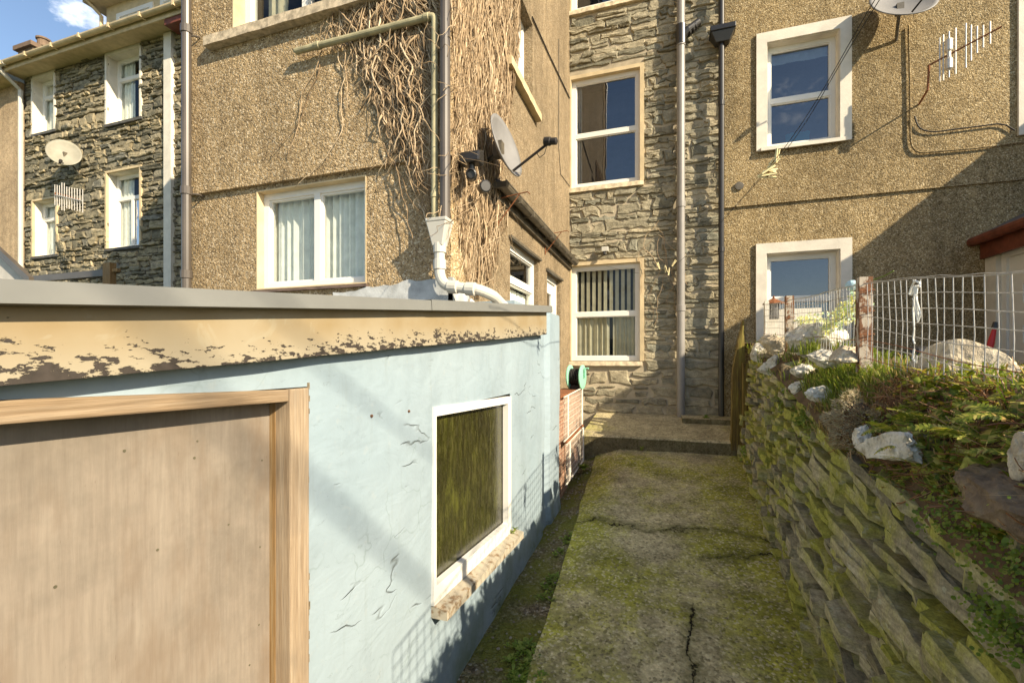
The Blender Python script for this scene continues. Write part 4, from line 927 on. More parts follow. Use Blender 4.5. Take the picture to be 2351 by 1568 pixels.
mb = MB(); ring(mb, Mw, ii[0][0]-.004, ii[2][0]+.004, ii[0][1]-.006, ii[1][1]-.006, ii[3][1]+.004, ii[2][1]+.004, 0.006, -0.10, -0.026); mb.build('window_bead', BLACKP, sw)
mb = MB(); mb.quad(Mw(wy0, -.030, wzb-.3), Mw(wy1, -.030, wzb-.2), Mw(wy1, -.030, wzt+.02), Mw(wy0, -.030, wzt+.02)); mb.build('pane', GGLASS, sw)
mb = MB(); n = 16; sa, sb_ = wy0+0.0, wy1+0.08
for i in range(n):
    f0, f1 = i/n, (i+1)/n; y0, y1 = sa+(sb_-sa)*f0, sa+(sb_-sa)*f1
    za, zb2 = [wz0[0]+(wz0[1]-wz0[0])*f for f in (f0, f1)]
    e0, e1 = [0.008*noise.noise(Vector((f*14, 1, 0))) for f in (f0, f1)]
    mb.hexa([(XS-.03, y0, za-.055), (XS-.03, y0, za+.004), (XS-.03, y1, zb2-.055), (XS-.03, y1, zb2+.004), (XS+.07+e0*.4, y0, za-.056), (XS+.07+e0*.4, y0, za-.014+e0*.3), (XS+.07+e1*.4, y1, zb2-.056), (XS+.07+e1*.4, y1, zb2-.014+e1*.3)])
t = NT('peeling_sill'); n_ = t.noise(16, 6, 0.7)
mb.build('sill', t.done(t.ramp(n_, [(0.30, (0.14, 0.08, 0.04)), (0.40, (0.25, 0.18, 0.11)), (0.47, (0.40, 0.355, 0.27))]), 0.85, t.bump(n_, 0.6, 0.006), 0.2), sw)
# broken corner of render by the door frame
mb = MB(); c = atx(708, 905, XS+.004); pts = [(0.0, 0.035), (0.012, 0.05), (0.025, 0.03), (0.028, -.02), (0.02, -.06), (0.005, -.085), (-0.01, -.05)]
nv = len(mb.v)
for (a, b) in pts: mb.v.append((c.x+.002, c.y+a, c.z+b*0.6))
mb.f.append(tuple(range(len(pts)))); mb.build('render_patch', m_plain('sandy_filler', (0.44, 0.33, 0.16), 0.95, 0.3, 30, 0.9), sh)
mb = MB()
for (px, py) in ((852, 955), (938, 944), (1262, 905)): 
    c = atx(px, py, XS+.006); mb.lathe(c-Vector((.01, 0, 0)), (1, 0.2, 0), [(0.0055, 0), (0.005, 0.014), (0.002, 0.016)], 8)
mb.build('rusty_bolt', m_plain('dark_rust', (0.10, 0.05, 0.025), 0.9, 0.4, 30), sh)

# ================================================================ BRICK PIER, MESH PANELS, HOSE REEL
bp = thing('brick_planter', 'low red brick planter between the blue shed and the back door', 'planter', (-1.1, 5.0, -1.35))
mb = MB(); mb.box(-1.16, -0.97, 4.36, 5.50, -1.5, -0.38); mb.build('brickwork', BRICKM, bp)
mb = MB(); mb.box(-1.17, -0.955, 4.35, 5.52, -0.378, -0.35); mb.build('rusty_rail', RUSTY, bp)
gt = thing('mesh_panels', 'white framed wire mesh panels leaning on the red brick planter', 'mesh panel', (-0.9, 4.9, -1.3))
for (z0, z1, y0, y1, xo_) in ((-0.80, -0.37, 4.40, 5.42, -0.93), (-1.22, -0.83, 4.40, 5.38, -0.91)):
    mb = MB(); dz = lambda y: 0.03*(y-4.4)
    for y in (y0+0.18, y1): mb.tube([(xo_, y, z0+dz(y)), (xo_, y, z1+dz(y))], 0.012, 8)
    mb.tube([(xo_, y0, z0+dz(y0)), (xo_, y1, z0+dz(y1))], 0.008, 6); mb.tube([(xo_, y0, z1+dz(y0)), (xo_, y1, z1+dz(y1))], 0.008, 6)
    f = mb.build('panel_frame', WPAINT, gt)
    mb = MB(); y = y0
    while y <= y1: mb.tube([(xo_, y, z0+dz(y)), (xo_, y, z1+dz(y))], 0.0017, 4); y += 0.062
    z = z0
    while z <= z1: mb.tube([(xo_, y0, z+dz(y0)), (xo_, y1, z+dz(y1))], 0.0017, 4); z += 0.062
    mb.build('wire_mesh', WPAINT, f)
mb = MB(); mb.tube([(-.915, 4.42, -.815), (-.915, 5.38, -.775)], 0.014, 6); mb.build('rusty_bar', RUSTY, gt)
hr = thing('hose_reel', 'mint green hose reel with two discs standing on the brick planter', 'hose reel', (-1.0, 5.4, -0.35))
c = Vector((-0.985, 5.35, -0.205))
ax = Vector((0.97, -0.12, 0)).normalized()
for i, s in enumerate((-0.075, 0.075)):
    mb = MB(); mb.lathe(c+ax*s, ax, [(0.02, -.012), (0.135, -.010), (0.142, -.004), (0.142, .006), (0.125, .010), (0.03, .012)], 28); mb.build('disc', GREENP, hr, smooth=False)
mb = MB()
for i in range(6): mb.lathe(c+ax*(-0.055+0.022*i), ax, [(0.085, -.010), (0.098, -.004), (0.098, .004), (0.085, .010)], 20)
mb.build('hose', CABLE, hr)
mb = MB(); mb.tube([c+ax*0.08, c+ax*0.105, c+ax*0.11+Vector((0, 0, .1)), c+ax*0.15+Vector((0, 0, .1))], 0.012, 8); mb.build('handle', GREENP, hr)
mb = MB(); mb.box(c.x-.06, c.x+.06, c.y-.05, c.y+.05, -.352, -.30); mb.build('stand', CABLE, hr)

# ================================================================ BARE CREEPER ON THE OUTRIGGER CORNER
def inside(poly, x, y):
    r = False; j = len(poly)-1
    for i in range(len(poly)):
        (xi, yi), (xj, yj) = poly[i], poly[j]
        if (yi > y) != (yj > y) and x < (xj-xi)*(y-yi)/(yj-yi)+xi: r = not r
        j = i
    return r
cp = thing('climbing_plant', 'bare leafless creeper with a mass of tan stems on the outrigger corner', 'climbing plant', (-1.5, 2.7, 0.5))
rnd = random.Random(21)
fpoly = [aty(x, y, YF-.05) for x, y in ((725, -60), (1018, -60), (1012, 540), (985, 540), (962, 470), (940, 400), (895, 352), (862, 250), (830, 185), (800, 110), (760, 70))]
fpoly = [(p.x, p.z) for p in fpoly]; fpoly[0] = (fpoly[0][0], 3.4); fpoly[1] = (fpoly[1][0], 3.4)
fx0, fx1 = min(p[0] for p in fpoly), max(p[0] for p in fpoly)
mb = MB()
def stem(mb, u, z, n, drift, wig, r, put, ok, step=0.045, lift=0.012):
    pts = []; du = drift; a = rnd.uniform(0, 9)
    for i in range(n):
        d = lift*(0.6+0.9*noise.noise(Vector((u*7, z*7, a))))+0.006
        pts.append(put(u, z, max(d, 0.004)))
        du = du*0.86+drift*0.14+rnd.gauss(0, wig); u += du*step; z -= step*rnd.uniform(0.75, 1.1)
        if not ok(u, z):
            if i > 3: break
    if len(pts) > 3: mb.tube(pts, r, 5, True, lambda t: 1.0-0.45*t)
    return u, z
fput = lambda u, z, d: (u, YF-.035-d, z)
fok = lambda u, z: inside(fpoly, u, z)
k = 0
while k < 620:
    u = rnd.uniform(fx0, fx1); z = rnd.choice((3.3, rnd.uniform(1.3, 3.3), rnd.uniform(1.9, 3.2)))
    if not fok(u, z): continue
    e = (u-fx0)/(fx1-fx0)
    if rnd.random() > 0.25+e: continue
    stem(mb, u, z, rnd.randint(12, 46), rnd.gauss(0.22, 0.25), 0.30, rnd.choice((0.002, 0.003, 0.004, 0.0055, 0.008)), fput, fok, 0.036, rnd.choice((0.010, 0.025, 0.045))); k += 1
for i in range(260):          # short cross twigs
    u = rnd.uniform(fx0, fx1); z = rnd.uniform(1.3, 3.2)
    if fok(u, z): stem(mb, u, z, rnd.randint(5, 12), rnd.choice((-1.6, 1.6))*rnd.random(), 0.35, 0.002, fput, lambda a, b: True, 0.03, 0.03)
for (sx, sy, n, dr) in ((905, 370, 30, .5), (930, 390, 26, .4), (950, 420, 24, .35), (880, 330, 20, .5), (960, 470, 12, .3), (735, 150, 22, -.35), (780, 60, 40, -.3), (765, 40, 34, -.35), (790, 110, 16, .5)):
    p = aty(sx, sy, YF-.05); stem(mb, p.x, p.z, n, dr, 0.2, 0.0045, fput, lambda a, b: True, 0.032, 0.022)
mb.build('stems', STEM, cp, smooth=True)
spoly = [atx(x, y, XO+.02) for x, y in ((1030, -60), (1196, -60), (1190, 120), (1172, 260), (1150, 400), (1166, 500), (1140, 600), (1108, 690), (1078, 690), (1062, 560), (1040, 450))]
spoly = [(p.y, p.z) for p in spoly]; spoly[0] = (spoly[0][0], 4.3); spoly[1] = (spoly[1][0], 4.3)
mb = MB(); sx0, sx1 = min(p[0] for p in spoly), max(p[0] for p in spoly)
sput = lambda u, z, d: (XO+d, u, z)
sok = lambda u, z: inside(spoly, u, z)
k = 0
while k < 820:
    u = rnd.uniform(sx0, sx1); z = rnd.choice((4.2, rnd.uniform(2.2, 4.2), rnd.uniform(0.5, 3.0)))
    if not sok(u, z): continue
    stem(mb, u, z, rnd.randint(20, 60), rnd.gauss(0.0, 0.10), 0.15, rnd.choice((0.002, 0.003, 0.004, 0.005, 0.008)), sput, sok, 0.042, rnd.choice((0.01, 0.02, 0.04))); k += 1
for i in range(300):
    u = rnd.uniform(sx0, sx1); z = rnd.uniform(0.5, 2.4)
    if sok(u, z): stem(mb, u, z, rnd.randint(5, 14), rnd.choice((-1.4, 1.4))*rnd.random(), 0.45, 0.0022, sput, lambda a, b: True, 0.028, 0.06)
for i in range(26):           # a loose tangle reaching over the corner, hiding the pipe in places
    p = Vector((XO+rnd.uniform(-.05, .05), YF-.02, rnd.uniform(0.9, 2.6))); pts = []
    v = Vector((rnd.uniform(-.5, .5), -1, rnd.uniform(-1, 1))).normalized()
    for j in range(12):
        pts.append(p.copy()); v = (v+Vector((rnd.gauss(0, .4), rnd.gauss(0, .25)+.14, rnd.gauss(-.1, .4)))).normalized(); p = p+v*0.03
        p.y = min(p.y, YF-.005) if p.x < XO else p.y
    mb.tube(pts, 0.0022, 5)
mb.build('stems', STEM, cp, smooth=True)

# ================================================================ DISHES, AERIALS, LIGHTS
def dish(o, label, at, n, mount, size, mat, armdir, group='satellite dishes on the house walls'):
    at, n, mount = Vector(at), Vector(n).normalized(), Vector(mount)
    t = thing('satellite_dish', label, 'satellite dish', mount, group)
    s = n.cross(Vector((0, 0, 1))).normalized(); u = s.cross(n).normalized()
    mb = MB(); N, Kk = 8, 36; w, h, dp = size*0.46, size*0.5, size*0.12
    for back in (0, 1):
        b0 = len(mb.v)
        for i in range(N+1):
            f = i/N
            for j in range(Kk):
                a = 2*math.pi*j/Kk; mb.v.append(tuple(at+s*(w*f*math.cos(a))+u*(h*f*math.sin(a))+n*(dp*(f*f-1)-back*0.012)))
        for i in range(N):
            for j in range(Kk): j2 = (j+1) % Kk; mb.f.append((b0+i*Kk+j, b0+i*Kk+j2, b0+(i+1)*Kk+j2, b0+(i+1)*Kk+j))
    e = N*Kk; b1 = (N+1)*Kk
    for j in range(Kk): j2 = (j+1) % Kk; mb.f.append((e+j, e+j2, b1+e+j2, b1+e+j))
    mb.build('reflector', mat, t, smooth=True)
    mb = MB(); b = at-n*(dp+0.02); mb.tube([b, b.lerp(mount, 0.5)+Vector((0, 0, -.02)), mount], 0.018, 8); mb.box(b.x-.035, b.x+.035, b.y-.035, b.y+.035, b.z-.06, b.z+.06); mb.build('bracket', LEADM, t)
    base = at-u*h*0.86-n*0.01; tip = base+n*size*0.62+u*size*0.10+Vector(armdir)
    mb = MB(); mb.tube([base, tip], 0.010, 6); arm = mb.build('arm', CABLE, t)
    mb = MB(); d = (at-tip).normalized(); mb.lathe(tip-d*0.03+Vector((0, 0, .02)), d, [(0.018, -.05), (0.026, -.045), (0.026, 0.0), (0.032, 0.004), (0.032, 0.05), (0.02, 0.055)], 12); mb.build('receiver', CABLE, arm)
    return t, tip
c1 = atx(1165, 334, -1.17)
t1, tip1 = dish(0, 'grey satellite dish seen edge-on beside the bare creeper', c1, (0.93, -0.12, 0.26), (XO, c1.y+0.1, c1.z-0.05), 0.50, DISHG, (0, 0, 0.02))
mb = MB(); q = [tip1, tip1+Vector((-.02, 0, -.07)), tip1+Vector((-.06, .01, -.09)), tip1+Vector((-.09, .02, -.04))]; mb.tube(q, 0.003, 5); mb.build('lead', CABLE, t1)
c2 = aty(147, 350, 6.65); dish(0, 'cream rust-stained satellite dish on the dark stone house at far left', c2, (0.75, -0.50, 0.30), (c2.x+.02, 7.0, c2.z-0.45), 0.66, DISHC, (-0.2, 0.1, -0.22))
c3 = aty(2075, -2, 6.62); dish(0, 'grey satellite dish cut by the top edge of the photo on the brown wall', c3, (0.05, -0.72, 0.45), (c3.x+.05, YR-.03, c3.z-0.30), 0.74, DISHG, (0.2, 0.0, -0.05))
def aerial(label, org, boom, rods, rl, mount, rv=(0, 0, 1), box=None):
    org, boom, mount, rv = Vector(org), Vector(boom), Vector(mount), Vector(rv)
    t = thing('television_aerial', label, 'aerial', mount, 'television aerials on the house walls')
    mb = MB(); mb.tube([org, org+boom], 0.010, 6); mb.build('boom', RUSTY if box else ALU, t)
    for (f, l) in rods:
        mb = MB(); p = org+boom*f; mb.tube([p-rv*(rl*l/2), p+rv*(rl*l/2)], 0.008, 6); mb.build('rod', ALU, t)
    if box:
        p = org+boom*box; mb = MB(); mb.lathe(p-rv*rl*0.36, rv, [(0.012, 0), (0.034, 0.02), (0.034, rl*0.25), (0.02, rl*0.3), (0.02, rl*.42), (0.034, rl*0.46), (0.034, rl*.70), (0.012, rl*.72)], 10); mb.build('dipole', ALU, t)
    mb = MB(); mb.tube([org+boom*0.02, Vector((org.x, org.y, mount.z)), mount], 0.011, 6); mb.build('mast', RUSTY, t)
    return t
a0 = aty(2130, 152, 6.60); a1 = aty(2300, 62, 6.42)
aerial('television aerial with bright rods and a rusty boom on the brown right-hand wall', a0, a1-a0, [(0.17, 1), (0.22, 1.05), (0.30, 1.05), (0.39, 1.05), (0.53, 1.0), (0.6, .8), (0.68, .6), (0.76, .5), (0.85, .5)], 0.50, (aty(2110, 240, YR-.03)), box=0.30)
a0 = aty(126, 448, 6.5); a1 = aty(190, 462, 6.0)
aerial('small television aerial with a comb of rods on the dark stone house', a0, a1-a0, [(i/11, 1.0 if i not in (3, 4) else 1.3) for i in range(12)], 0.46, Vector((a0.x, 7.0, a0.z+0.05)))
# flood light
p = aty(1083, 372, YF-.14); fl = thing('security_light', 'black twin security light half buried in the bare creeper', 'security light', (p.x, YF-.02, p.z))
p = atx(1083, 366, XO+.13)
mb = MB(); mb.hexa([(p.x+sx*.075, p.y+sy*.05, p.z+(.055 if sz > 0 else -.04)+(.02*sy if sz > 0 else 0)) for sx in (-1, 1) for sy in (-1, 1) for sz in (-1, 1)]); mb.build('lamp_head', BLACKP, fl, bevel=0.014)
mb = MB(); mb.tube([p+Vector((0, 0, -.03)), p+Vector((0.0, 0.01, -.11))], 0.022, 10); mb.tube([p, (XO, p.y+.05, p.z-.02)], 0.014, 8); mb.build('bracket', BLACKP, fl)
mb = MB(); mb.lathe(p+Vector((0.01, -.03, -.125)), (0.35, -0.9, -.15), [(0.03, -.04), (0.036, -.03), (0.036, .05), (0.028, .055), (0.026, .04)], 14); mb.build('sensor', BLACKP, fl)
mb = MB(); q = p+Vector((0.02, 0.18, -.13)); mb.lathe(q, (0.6, -0.7, -.1), [(0.025, -.05), (0.04, -.04), (0.045, .03), (0.035, .035)], 12); mb.build('spot_lamp', BLACKP, fl)
# little light on the stone wall
p = aty(1389, 578, YS-.10); t = thing('wall_light', 'small white wall light above the ground floor sash window', 'wall light', (p.x, YS, p.z))
mb = MB(); mb.box(p.x-.05, p.x+.05, p.y-.03, p.y+.02, p.z+.0, p.z+.07); mb.tube([p, (p.x, YS, p.z-.01)], 0.015, 8); mb.build('lamp_head', WHITEP, t, bevel=0.01)
mb = MB(); mb.lathe(p+Vector((-.01, -.01, -.03)), (0, -.4, -1), [(0.02, -.03), (0.025, -.02), (0.025, .02), (0.012, .03)], 10); mb.build('sensor', BLACKP, t)

# ================================================================ WASHING LINE AND PEGS
wl0 = aty(1392, 612, YS-.05); wl1 = aty(1475, 628, 6.0); wl2 = aty(1545, 612, 4.9); wl3 = aty(1765, 385, 2.85); wl4 = aty(2015, -10, 1.9); wl5 = aty(2200, -300, 1.5)
def spl(P, n=10):
    out = []; P = [Vector(p) for p in P]
    for i in range(len(P)-1):
        p0, p1, p2, p3 = P[max(i-1, 0)], P[i], P[i+1], P[min(i+2, len(P)-1)]
        for k in range(n):
            t = k/n; out.append(0.5*((2*p1)+(p2-p0)*t+(2*p0-5*p1+4*p2-p3)*t*t+(3*p1-p0-3*p2+p3)*t**3))
    return out+[P[-1]]
mb = MB(); L = spl([wl0, wl1, wl2, wl3, wl4, wl5]); mb.tube(L, 0.0016, 5); mb.tube([p+Vector((0.012, 0, 0.006*math.sin(i*.8))) for i, p in enumerate(L[26:])], 0.0016, 5)
tag(mb.build('washing_line', CABLE), 'thin dark double washing line slanting across the brown wall to the stone house', 'washing line')
def peg(name_i, p, d, roll, label):
    p, d = Vector(p), Vector(d).normalized(); s = d.orthogonal().normalized(); s = Matrix.Rotation(roll, 3, d) @ s; w = d.cross(s)
    t = thing('clothes_peg', label, 'clothes peg', p, 'pegs left on the washing line')
    for k in (-1, 1):
        mb = MB(); pts = []
        a, b = p-d*0.028+s*(k*0.0035), p+d*0.045+s*(k*0.010)
        mb.hexa([q+w*ww+s*ss for q in (a, b) for ww in (-.005, .005) for ss in (-.0025, .0025)]); mb.build('prong', PEG, t)
    mb = MB(); mb.tube([p-w*.006, p+w*.006], 0.005, 8); mb.build('spring', RUSTY, t)
pegs = [((1783, 362), (.15, -.1, 1), 'topmost peg of the bunch below the upper right-hand window'), ((1776, 370), (.8, -.2, .75), 'peg sticking up to the right in the upper bunch'), ((1772, 378), (.75, 0, .6), 'second peg sticking up to the right in the upper bunch'), ((1768, 388), (-.9, .1, -.5), 'peg pointing down to the left in the upper bunch'), ((1764, 394), (.9, .2, .1), 'peg pointing level to the right above the lowest pegs of the upper bunch'), ((1760, 401), (-1, .1, -.1), 'lowest level peg of the upper bunch'), ((1762, 405), (.95, 0, 0), 'peg at the bottom right of the upper bunch')]
for i, ((px, py), d, lab) in enumerate(pegs): peg(i, aty(px, py, 2.85+jit(.02)), d, i*1.3, 'pale '+lab)
pegs = [((1512, 612), (-.3, 0, 1), 'pale peg at the left of the small bunch beside the grey soil pipe'), ((1528, 616), (.2, 0, -1), 'yellowish peg hanging in the middle of the small bunch by the soil pipe'), ((1536, 622), (-.1, 0, -1), 'pale peg hanging at the right of the small bunch by the soil pipe'), ((1546, 606), (.5, 0, .8), 'pale peg tilted up against the grey soil pipe')]
for i, ((px, py), d, lab) in enumerate(pegs): peg(i, aty(px, py, 5.0+jit(.02)), d, i*1.1, lab)

# overhead telephone lines above the path, outside the frame; their blurred shadows slant across the shed wall
for (pa, pb, far, rad, lab) in (((1200, 1850), (1590, 2190), 13, .015, 'thick overhead line casting a broad soft slanting shadow on the blue shed wall'), ((1250, 1420), (1600, 1690), 9, .0065, 'thin overhead line casting a faint slanting shadow above the shed window')):
    A_, B_ = [atx(q[0]*.6122, q[1]*.6122, XS) for q in (pa, pb)]; d = (B_-A_).normalized(); d = (d+SUN*((-d.z)/SUN.z)).normalized(); P0 = A_+SUN*far
    mb = MB(); mb.tube([P0+d*k+Vector((0, 0, .0012*k*k)) for k in range(-10, 22, 2)], rad, 8)
    tag(mb.build('overhead_line', CABLE), lab, 'overhead line')
# ================================================================ DRY STONE WALL
dw = thing('dry_stone_wall', 'mossy dry stone wall of long slate slabs along the right side of the path', 'stone wall', (0.9, 2.5, -1.5))
rnd = random.Random(5)
def slab_stone(mb, c, L, T, D, pitch, yaw, seed, roll=0.0, taper=0.5):
    """rough slate: L along the wall, T thick, D deep (its front face looks to -X)"""
    c = Vector(c); rot = Matrix.Rotation(yaw, 3, 'Z') @ Matrix.Rotation(pitch, 3, 'X') @ Matrix.Rotation(roll, 3, 'Y')
    npl = max(1, min(3, int(T/0.045+rnd.random()*.7))); z = -T/2
    for q in range(npl):
        t_ = T/npl*rnd.uniform(.8, 1.1); l = L*rnd.uniform(.72, 1.0); yo = rnd.uniform(-.5, .5)*(L-l); fx_ = -D/2+rnd.uniform(-.012, .022)
        m = max(2, int(l/rnd.uniform(.07, .14))); c1, c2 = l*rnd.uniform(.04, .22), l*rnd.uniform(.04, .22)
        out = [(D/2, yo-l/2), (fx_+rnd.uniform(.05, .12), yo-l/2)]
        for i in range(m+1): out.append((fx_+rnd.uniform(-.010, .014), yo-l/2+c1+(l-c1-c2)*(i+(rnd.uniform(-.3, .3) if 0 < i < m else 0))/m))
        out += [(fx_+rnd.uniform(.05, .12), yo+l/2), (D/2, yo+l/2)]
        n = len(out); b0 = len(mb.v); tz1, tz2 = rnd.uniform(-.012, .012), rnd.uniform(-.03, .03)
        for k, zz_ in enumerate((z, z+t_)):
            for (x, y) in out:
                bev = rnd.uniform(0, .006)
                mb.v.append(tuple(c+rot @ Vector((x+bev, y*(1-.01*k), zz_+tz1*x/D+tz2*y*(0.3 if k else .1)+rnd.uniform(-.003, .003)))))
        mb.f.append(tuple(b0+i for i in range(n))[::-1]); mb.f.append(tuple(b0+n+i for i in range(n)))
        for i in range(n): i2 = (i+1) % n; mb.f.append((b0+i, b0+i2, b0+n+i2, b0+n+i))
        z += t_*rnd.uniform(.9, 1.05)
mb = MB(); slope = 0.12; sd = 0
y_end = 5.55
def wface(y, z):                                      # batter of the face
    f = (z-gz(0.6, y))/max(wt(y)-gz(0.6, y), .3); return wxb(y)+0.13*max(f, 0)
zz = -0.10
while zz < 1.5:
    T = rnd.choice((0.026, 0.036, 0.048, 0.062, 0.09))*rnd.uniform(.9, 1.15)
    y = -1.5-rnd.random()*0.4
    while y < y_end:
        near = y < 2.8
        Lg = rnd.uniform(0.18, 0.46)*(0.95 if near else 0.62)*rnd.choice((0.7, 1, 1.3)); ym = y+Lg/2
        z = gz(0.6, ym)+zz+rnd.uniform(-.015, .015)
        if ym < y_end+.1 and z < wt(ym)-0.01:
            D = rnd.uniform(.2, .32); x = wface(ym, z)+rnd.uniform(-.035, .05)
            sd += 1; slab_stone(mb, (x+D/2, ym, z), Lg*1.0, T*rnd.uniform(0.65, 1.1), D, math.atan(slope)+rnd.gauss(0.02, 0.06), rnd.gauss(0.0, 0.07), sd*1.7, rnd.gauss(0, .10))
        y += Lg*rnd.uniform(0.86, 1.02)
    zz += T*0.76
# long cap slabs by hand: (y middle, z, length, thickness, pitch)
for (ym, z, Lg, T, pt, dx) in ((1.75, -0.50, 1.5, 0.085, 0.17, -.035), (1.55, -0.63, 1.3, 0.07, 0.20, -0.01), (2.5, -0.46, 0.7, 0.06, 0.22, -.03), (1.2, -0.80, 0.9, 0.09, 0.15, -.02), (1.9, -0.86, 0.9, 0.075, 0.22, -.03), (2.75, -0.62, 0.65, 0.08, 0.25, -.01)):
    x = wface(ym, z); sd += 1; slab_stone(mb, (x+0.15+dx, ym, z), Lg, T, 0.3, pt, 0.03, sd*1.7, 0.1)
mb.build('slabs', SLAB, dw)
mb = MB(); N = 40
for i in range(N):
    y0, y1 = -2+7.5*i/N, -2+7.5*(i+1)/N
    mb.quad((wxb(y0)+.075, y0, gz(.6, y0)-.2), (wxb(y1)+.075, y1, gz(.6, y1)-.2), (wxb(y1)+.21, y1, wt(y1)-.03), (wxb(y0)+.21, y0, wt(y0)-.03))
mb.quad((wxb(5.5)+.09, 5.5, -1.4), (1.2, 5.55, -1.4), (1.2, 5.55, .1), (wxb(5.5)+.2, 5.5, .12))
mb.build('core', m_plain('dark_earth_core', (0.045, 0.036, 0.02), 0.95, 0.4, 12, 0.6), dw)

# ================================================================ ROCKS ON THE WALL TOP
def rock(name, label, cat, at, dims, mat, seed, rotz=0.0, tilt=0.0, sub=3, group=None, cuts=11):
    rr = random.Random(seed); bm = bmesh.new(); bmesh.ops.create_icosphere(bm, subdivisions=sub+1, radius=1)
    pl_ = [(Vector((rr.gauss(0, 1), rr.gauss(0, 1), rr.gauss(0, 1))).normalized(), rr.uniform(.5, .9)) for _ in range(cuts+5)]
    for v in bm.verts:
        d = v.co.normalized(); r = 1.0
        for n_, h in pl_:
            q = d.dot(n_)
            if q > .15: r = min(r, h/q)
        r *= 1+0.16*noise.noise(d*2.3+Vector((seed, 0, 0)))+0.09*noise.noise(d*6+Vector((0, seed, 0)))+0.04*noise.noise(d*15+Vector((0, seed, 3)))
        p = d*r; v.co = Vector((p.x*dims[0]/2, p.y*dims[1]/2, p.z*dims[2]/2))
    me = bpy.data.meshes.new(name); bm.to_mesh(me); bm.free(); me.materials.append(mat)
    o = bpy.data.objects.new(name, me); COL.objects.link(o); o.location = at; o.rotation_euler = (tilt, tilt*.5, rotz)
    return tag(o, label, cat, group)
def on(px, py, X): return atx(px, py, X)
GQ = 'white stones set along the wall top'
Q = [((1860, 780), 1.07, (.34, .42, .26), 'large pale boulder behind the wire fence between the two rusty posts', 0), ((1790, 800), .98, (.22, .26, .22), 'pale weathered stone in front of the second rusty fence post', 1),
     ((1745, 812), .90, (.16, .22, .16), 'white knobbly stone at the far end of the wall top', 0), ((1768, 848), .86, (.15, .17, .17), 'upright white stone leaning beside a small slate slab', 0),
     ((1845, 855), .90, (.13, .17, .10), 'white stone lying in the grass left of the tall rusty post', 0), ((1892, 828), .93, (.15, .22, .11), 'grey-white stone at the foot of the wire fence', 0),
     ((1838, 893), .86, (.12, .11, .09), 'small white and grey stone low on the wall edge', 0), ((1878, 912), .82, (.10, .13, .08), 'bright white stone above the dry moss clump', 0),
     ((1945, 820), .97, (.14, .2, .10), 'flat pale stone left of the tall rusty post', 1), ((1980, 1008), .75, (.05, .07, .075), 'small white quartz lump beside the dry moss clump', 0)]
for i, ((px, py), X, dm_, lab, m_) in enumerate(Q):
    rock('white_stone', lab, 'stone', on(px, py, X-.02)+Vector((0, 0, .012)), tuple(1.3*q for q in dm_), (QUARTZ, ROCKP)[m_], 30+i, rotz=i*.7, tilt=.15*math.sin(i), group=GQ)
rock('quartz_rock', 'long bright white quartz rock under fern fronds on the wall edge', 'stone', on(2050, 1028, .735), (.13, .38, .115), QUARTZ, 77, rotz=.15, tilt=-.15)
rock('pale_rock', 'big pale flat rock behind the mesh right of the tall post', 'rock', on(2195, 868, 1.15), (.35, .50, .30), ROCKP, 52, rotz=.4)
rock('brown_rock', 'large brown rounded rock near the right edge below the ferns', 'rock', on(2325, 1150, .80), (.26, .46, .20), ROCKB, 61, rotz=-.1, tilt=.1)
rock('grey_rock', 'small mossy grey stone cut by the right edge', 'rock', on(2345, 1050, .80), (.06, .08, .12), ROCKP, 65)
rock('grey_boulder', 'grey rounded stone behind the fence at the foot of the pale boulder', 'rock', on(1890, 792), (.16, .18, .17), ROCKP, 68) if False else rock('grey_boulder', 'grey rounded stone behind the fence beside the pale boulder', 'rock', atx(1888, 792, 1.12), (.16, .18, .17), ROCKB, 68)
mb = MB(); p = on(1812, 858, .87); mb.hexa([(p.x+x*.05, p.y+y*.014, p.z+z*.055-(x*.02)) for x in (-1, 1) for y in (-1, 1) for z in (-1, 1)])
tag(mb.build('slate_slab', ROCKB, None, bevel=0.004), 'small brown slate slab standing between white stones on the wall top', 'slate slab')
mb = MB(); rnd = random.Random(9)
for i in range(26):
    y = rnd.uniform(3.4, 5.5); x = rnd.uniform(.88, 1.05); s = rnd.uniform(.05, .12); slab_stone(mb, (x+.05, y, bank(x, y)+.0), s*2, s*.7, s*1.6, jit(.4), jit(1.2), 300+i, jit(.4))
for i in range(16):
    y = rnd.uniform(1.0, 2.1); x = rnd.uniform(.76, .84); slab_stone(mb, (x+.08, y, bank(max(x, wxb(y)+.1), y)+rnd.uniform(-.01, .03)), rnd.uniform(.18, .42), rnd.uniform(.03, .06), .2, .13+jit(.1), jit(.2), 400+i, rnd.uniform(-.1, .2))
mb.build('cap_stones', SLAB, dw)
# mossy timber post at the end of the wall, rotten top
pw = thing('gate_post', 'mossy rotten timber post with a pointed top at the end of the stone wall', 'post', (.8, 5.62, -.95))
mb = MB(); p = aty(1697, 880, 5.62); n = 14; b0 = len(mb.v)
for i in range(n+1):
    f = i/n; z = -1.0+1.43*f; w = (0.062 if f < .62 else 0.062*(1-(f-.62)/.38*.88)); cx = p.x+.005-0.03*(1-f)+(0.03*(f-.62)/.38 if f > .62 else 0)
    for (a, b) in ((-1, -1), (0, -1.1), (1, -1), (1, 1), (-1, 1)): mb.v.append((cx+a*w+.012*noise.noise(Vector((a, i*.7, 1))), 5.62+b*.05, z+(.03*noise.noise(Vector((a*2, i*1.3, 4))))))
for i in range(n):
    for j in range(5): j2 = (j+1) % 5; mb.f.append((b0+i*5+j, b0+i*5+j2, b0+(i+1)*5+j2, b0+(i+1)*5+j))
mb.f.append(tuple(b0+n*5+j for j in range(5))); mb.build('post_timber', MOSSW, pw)
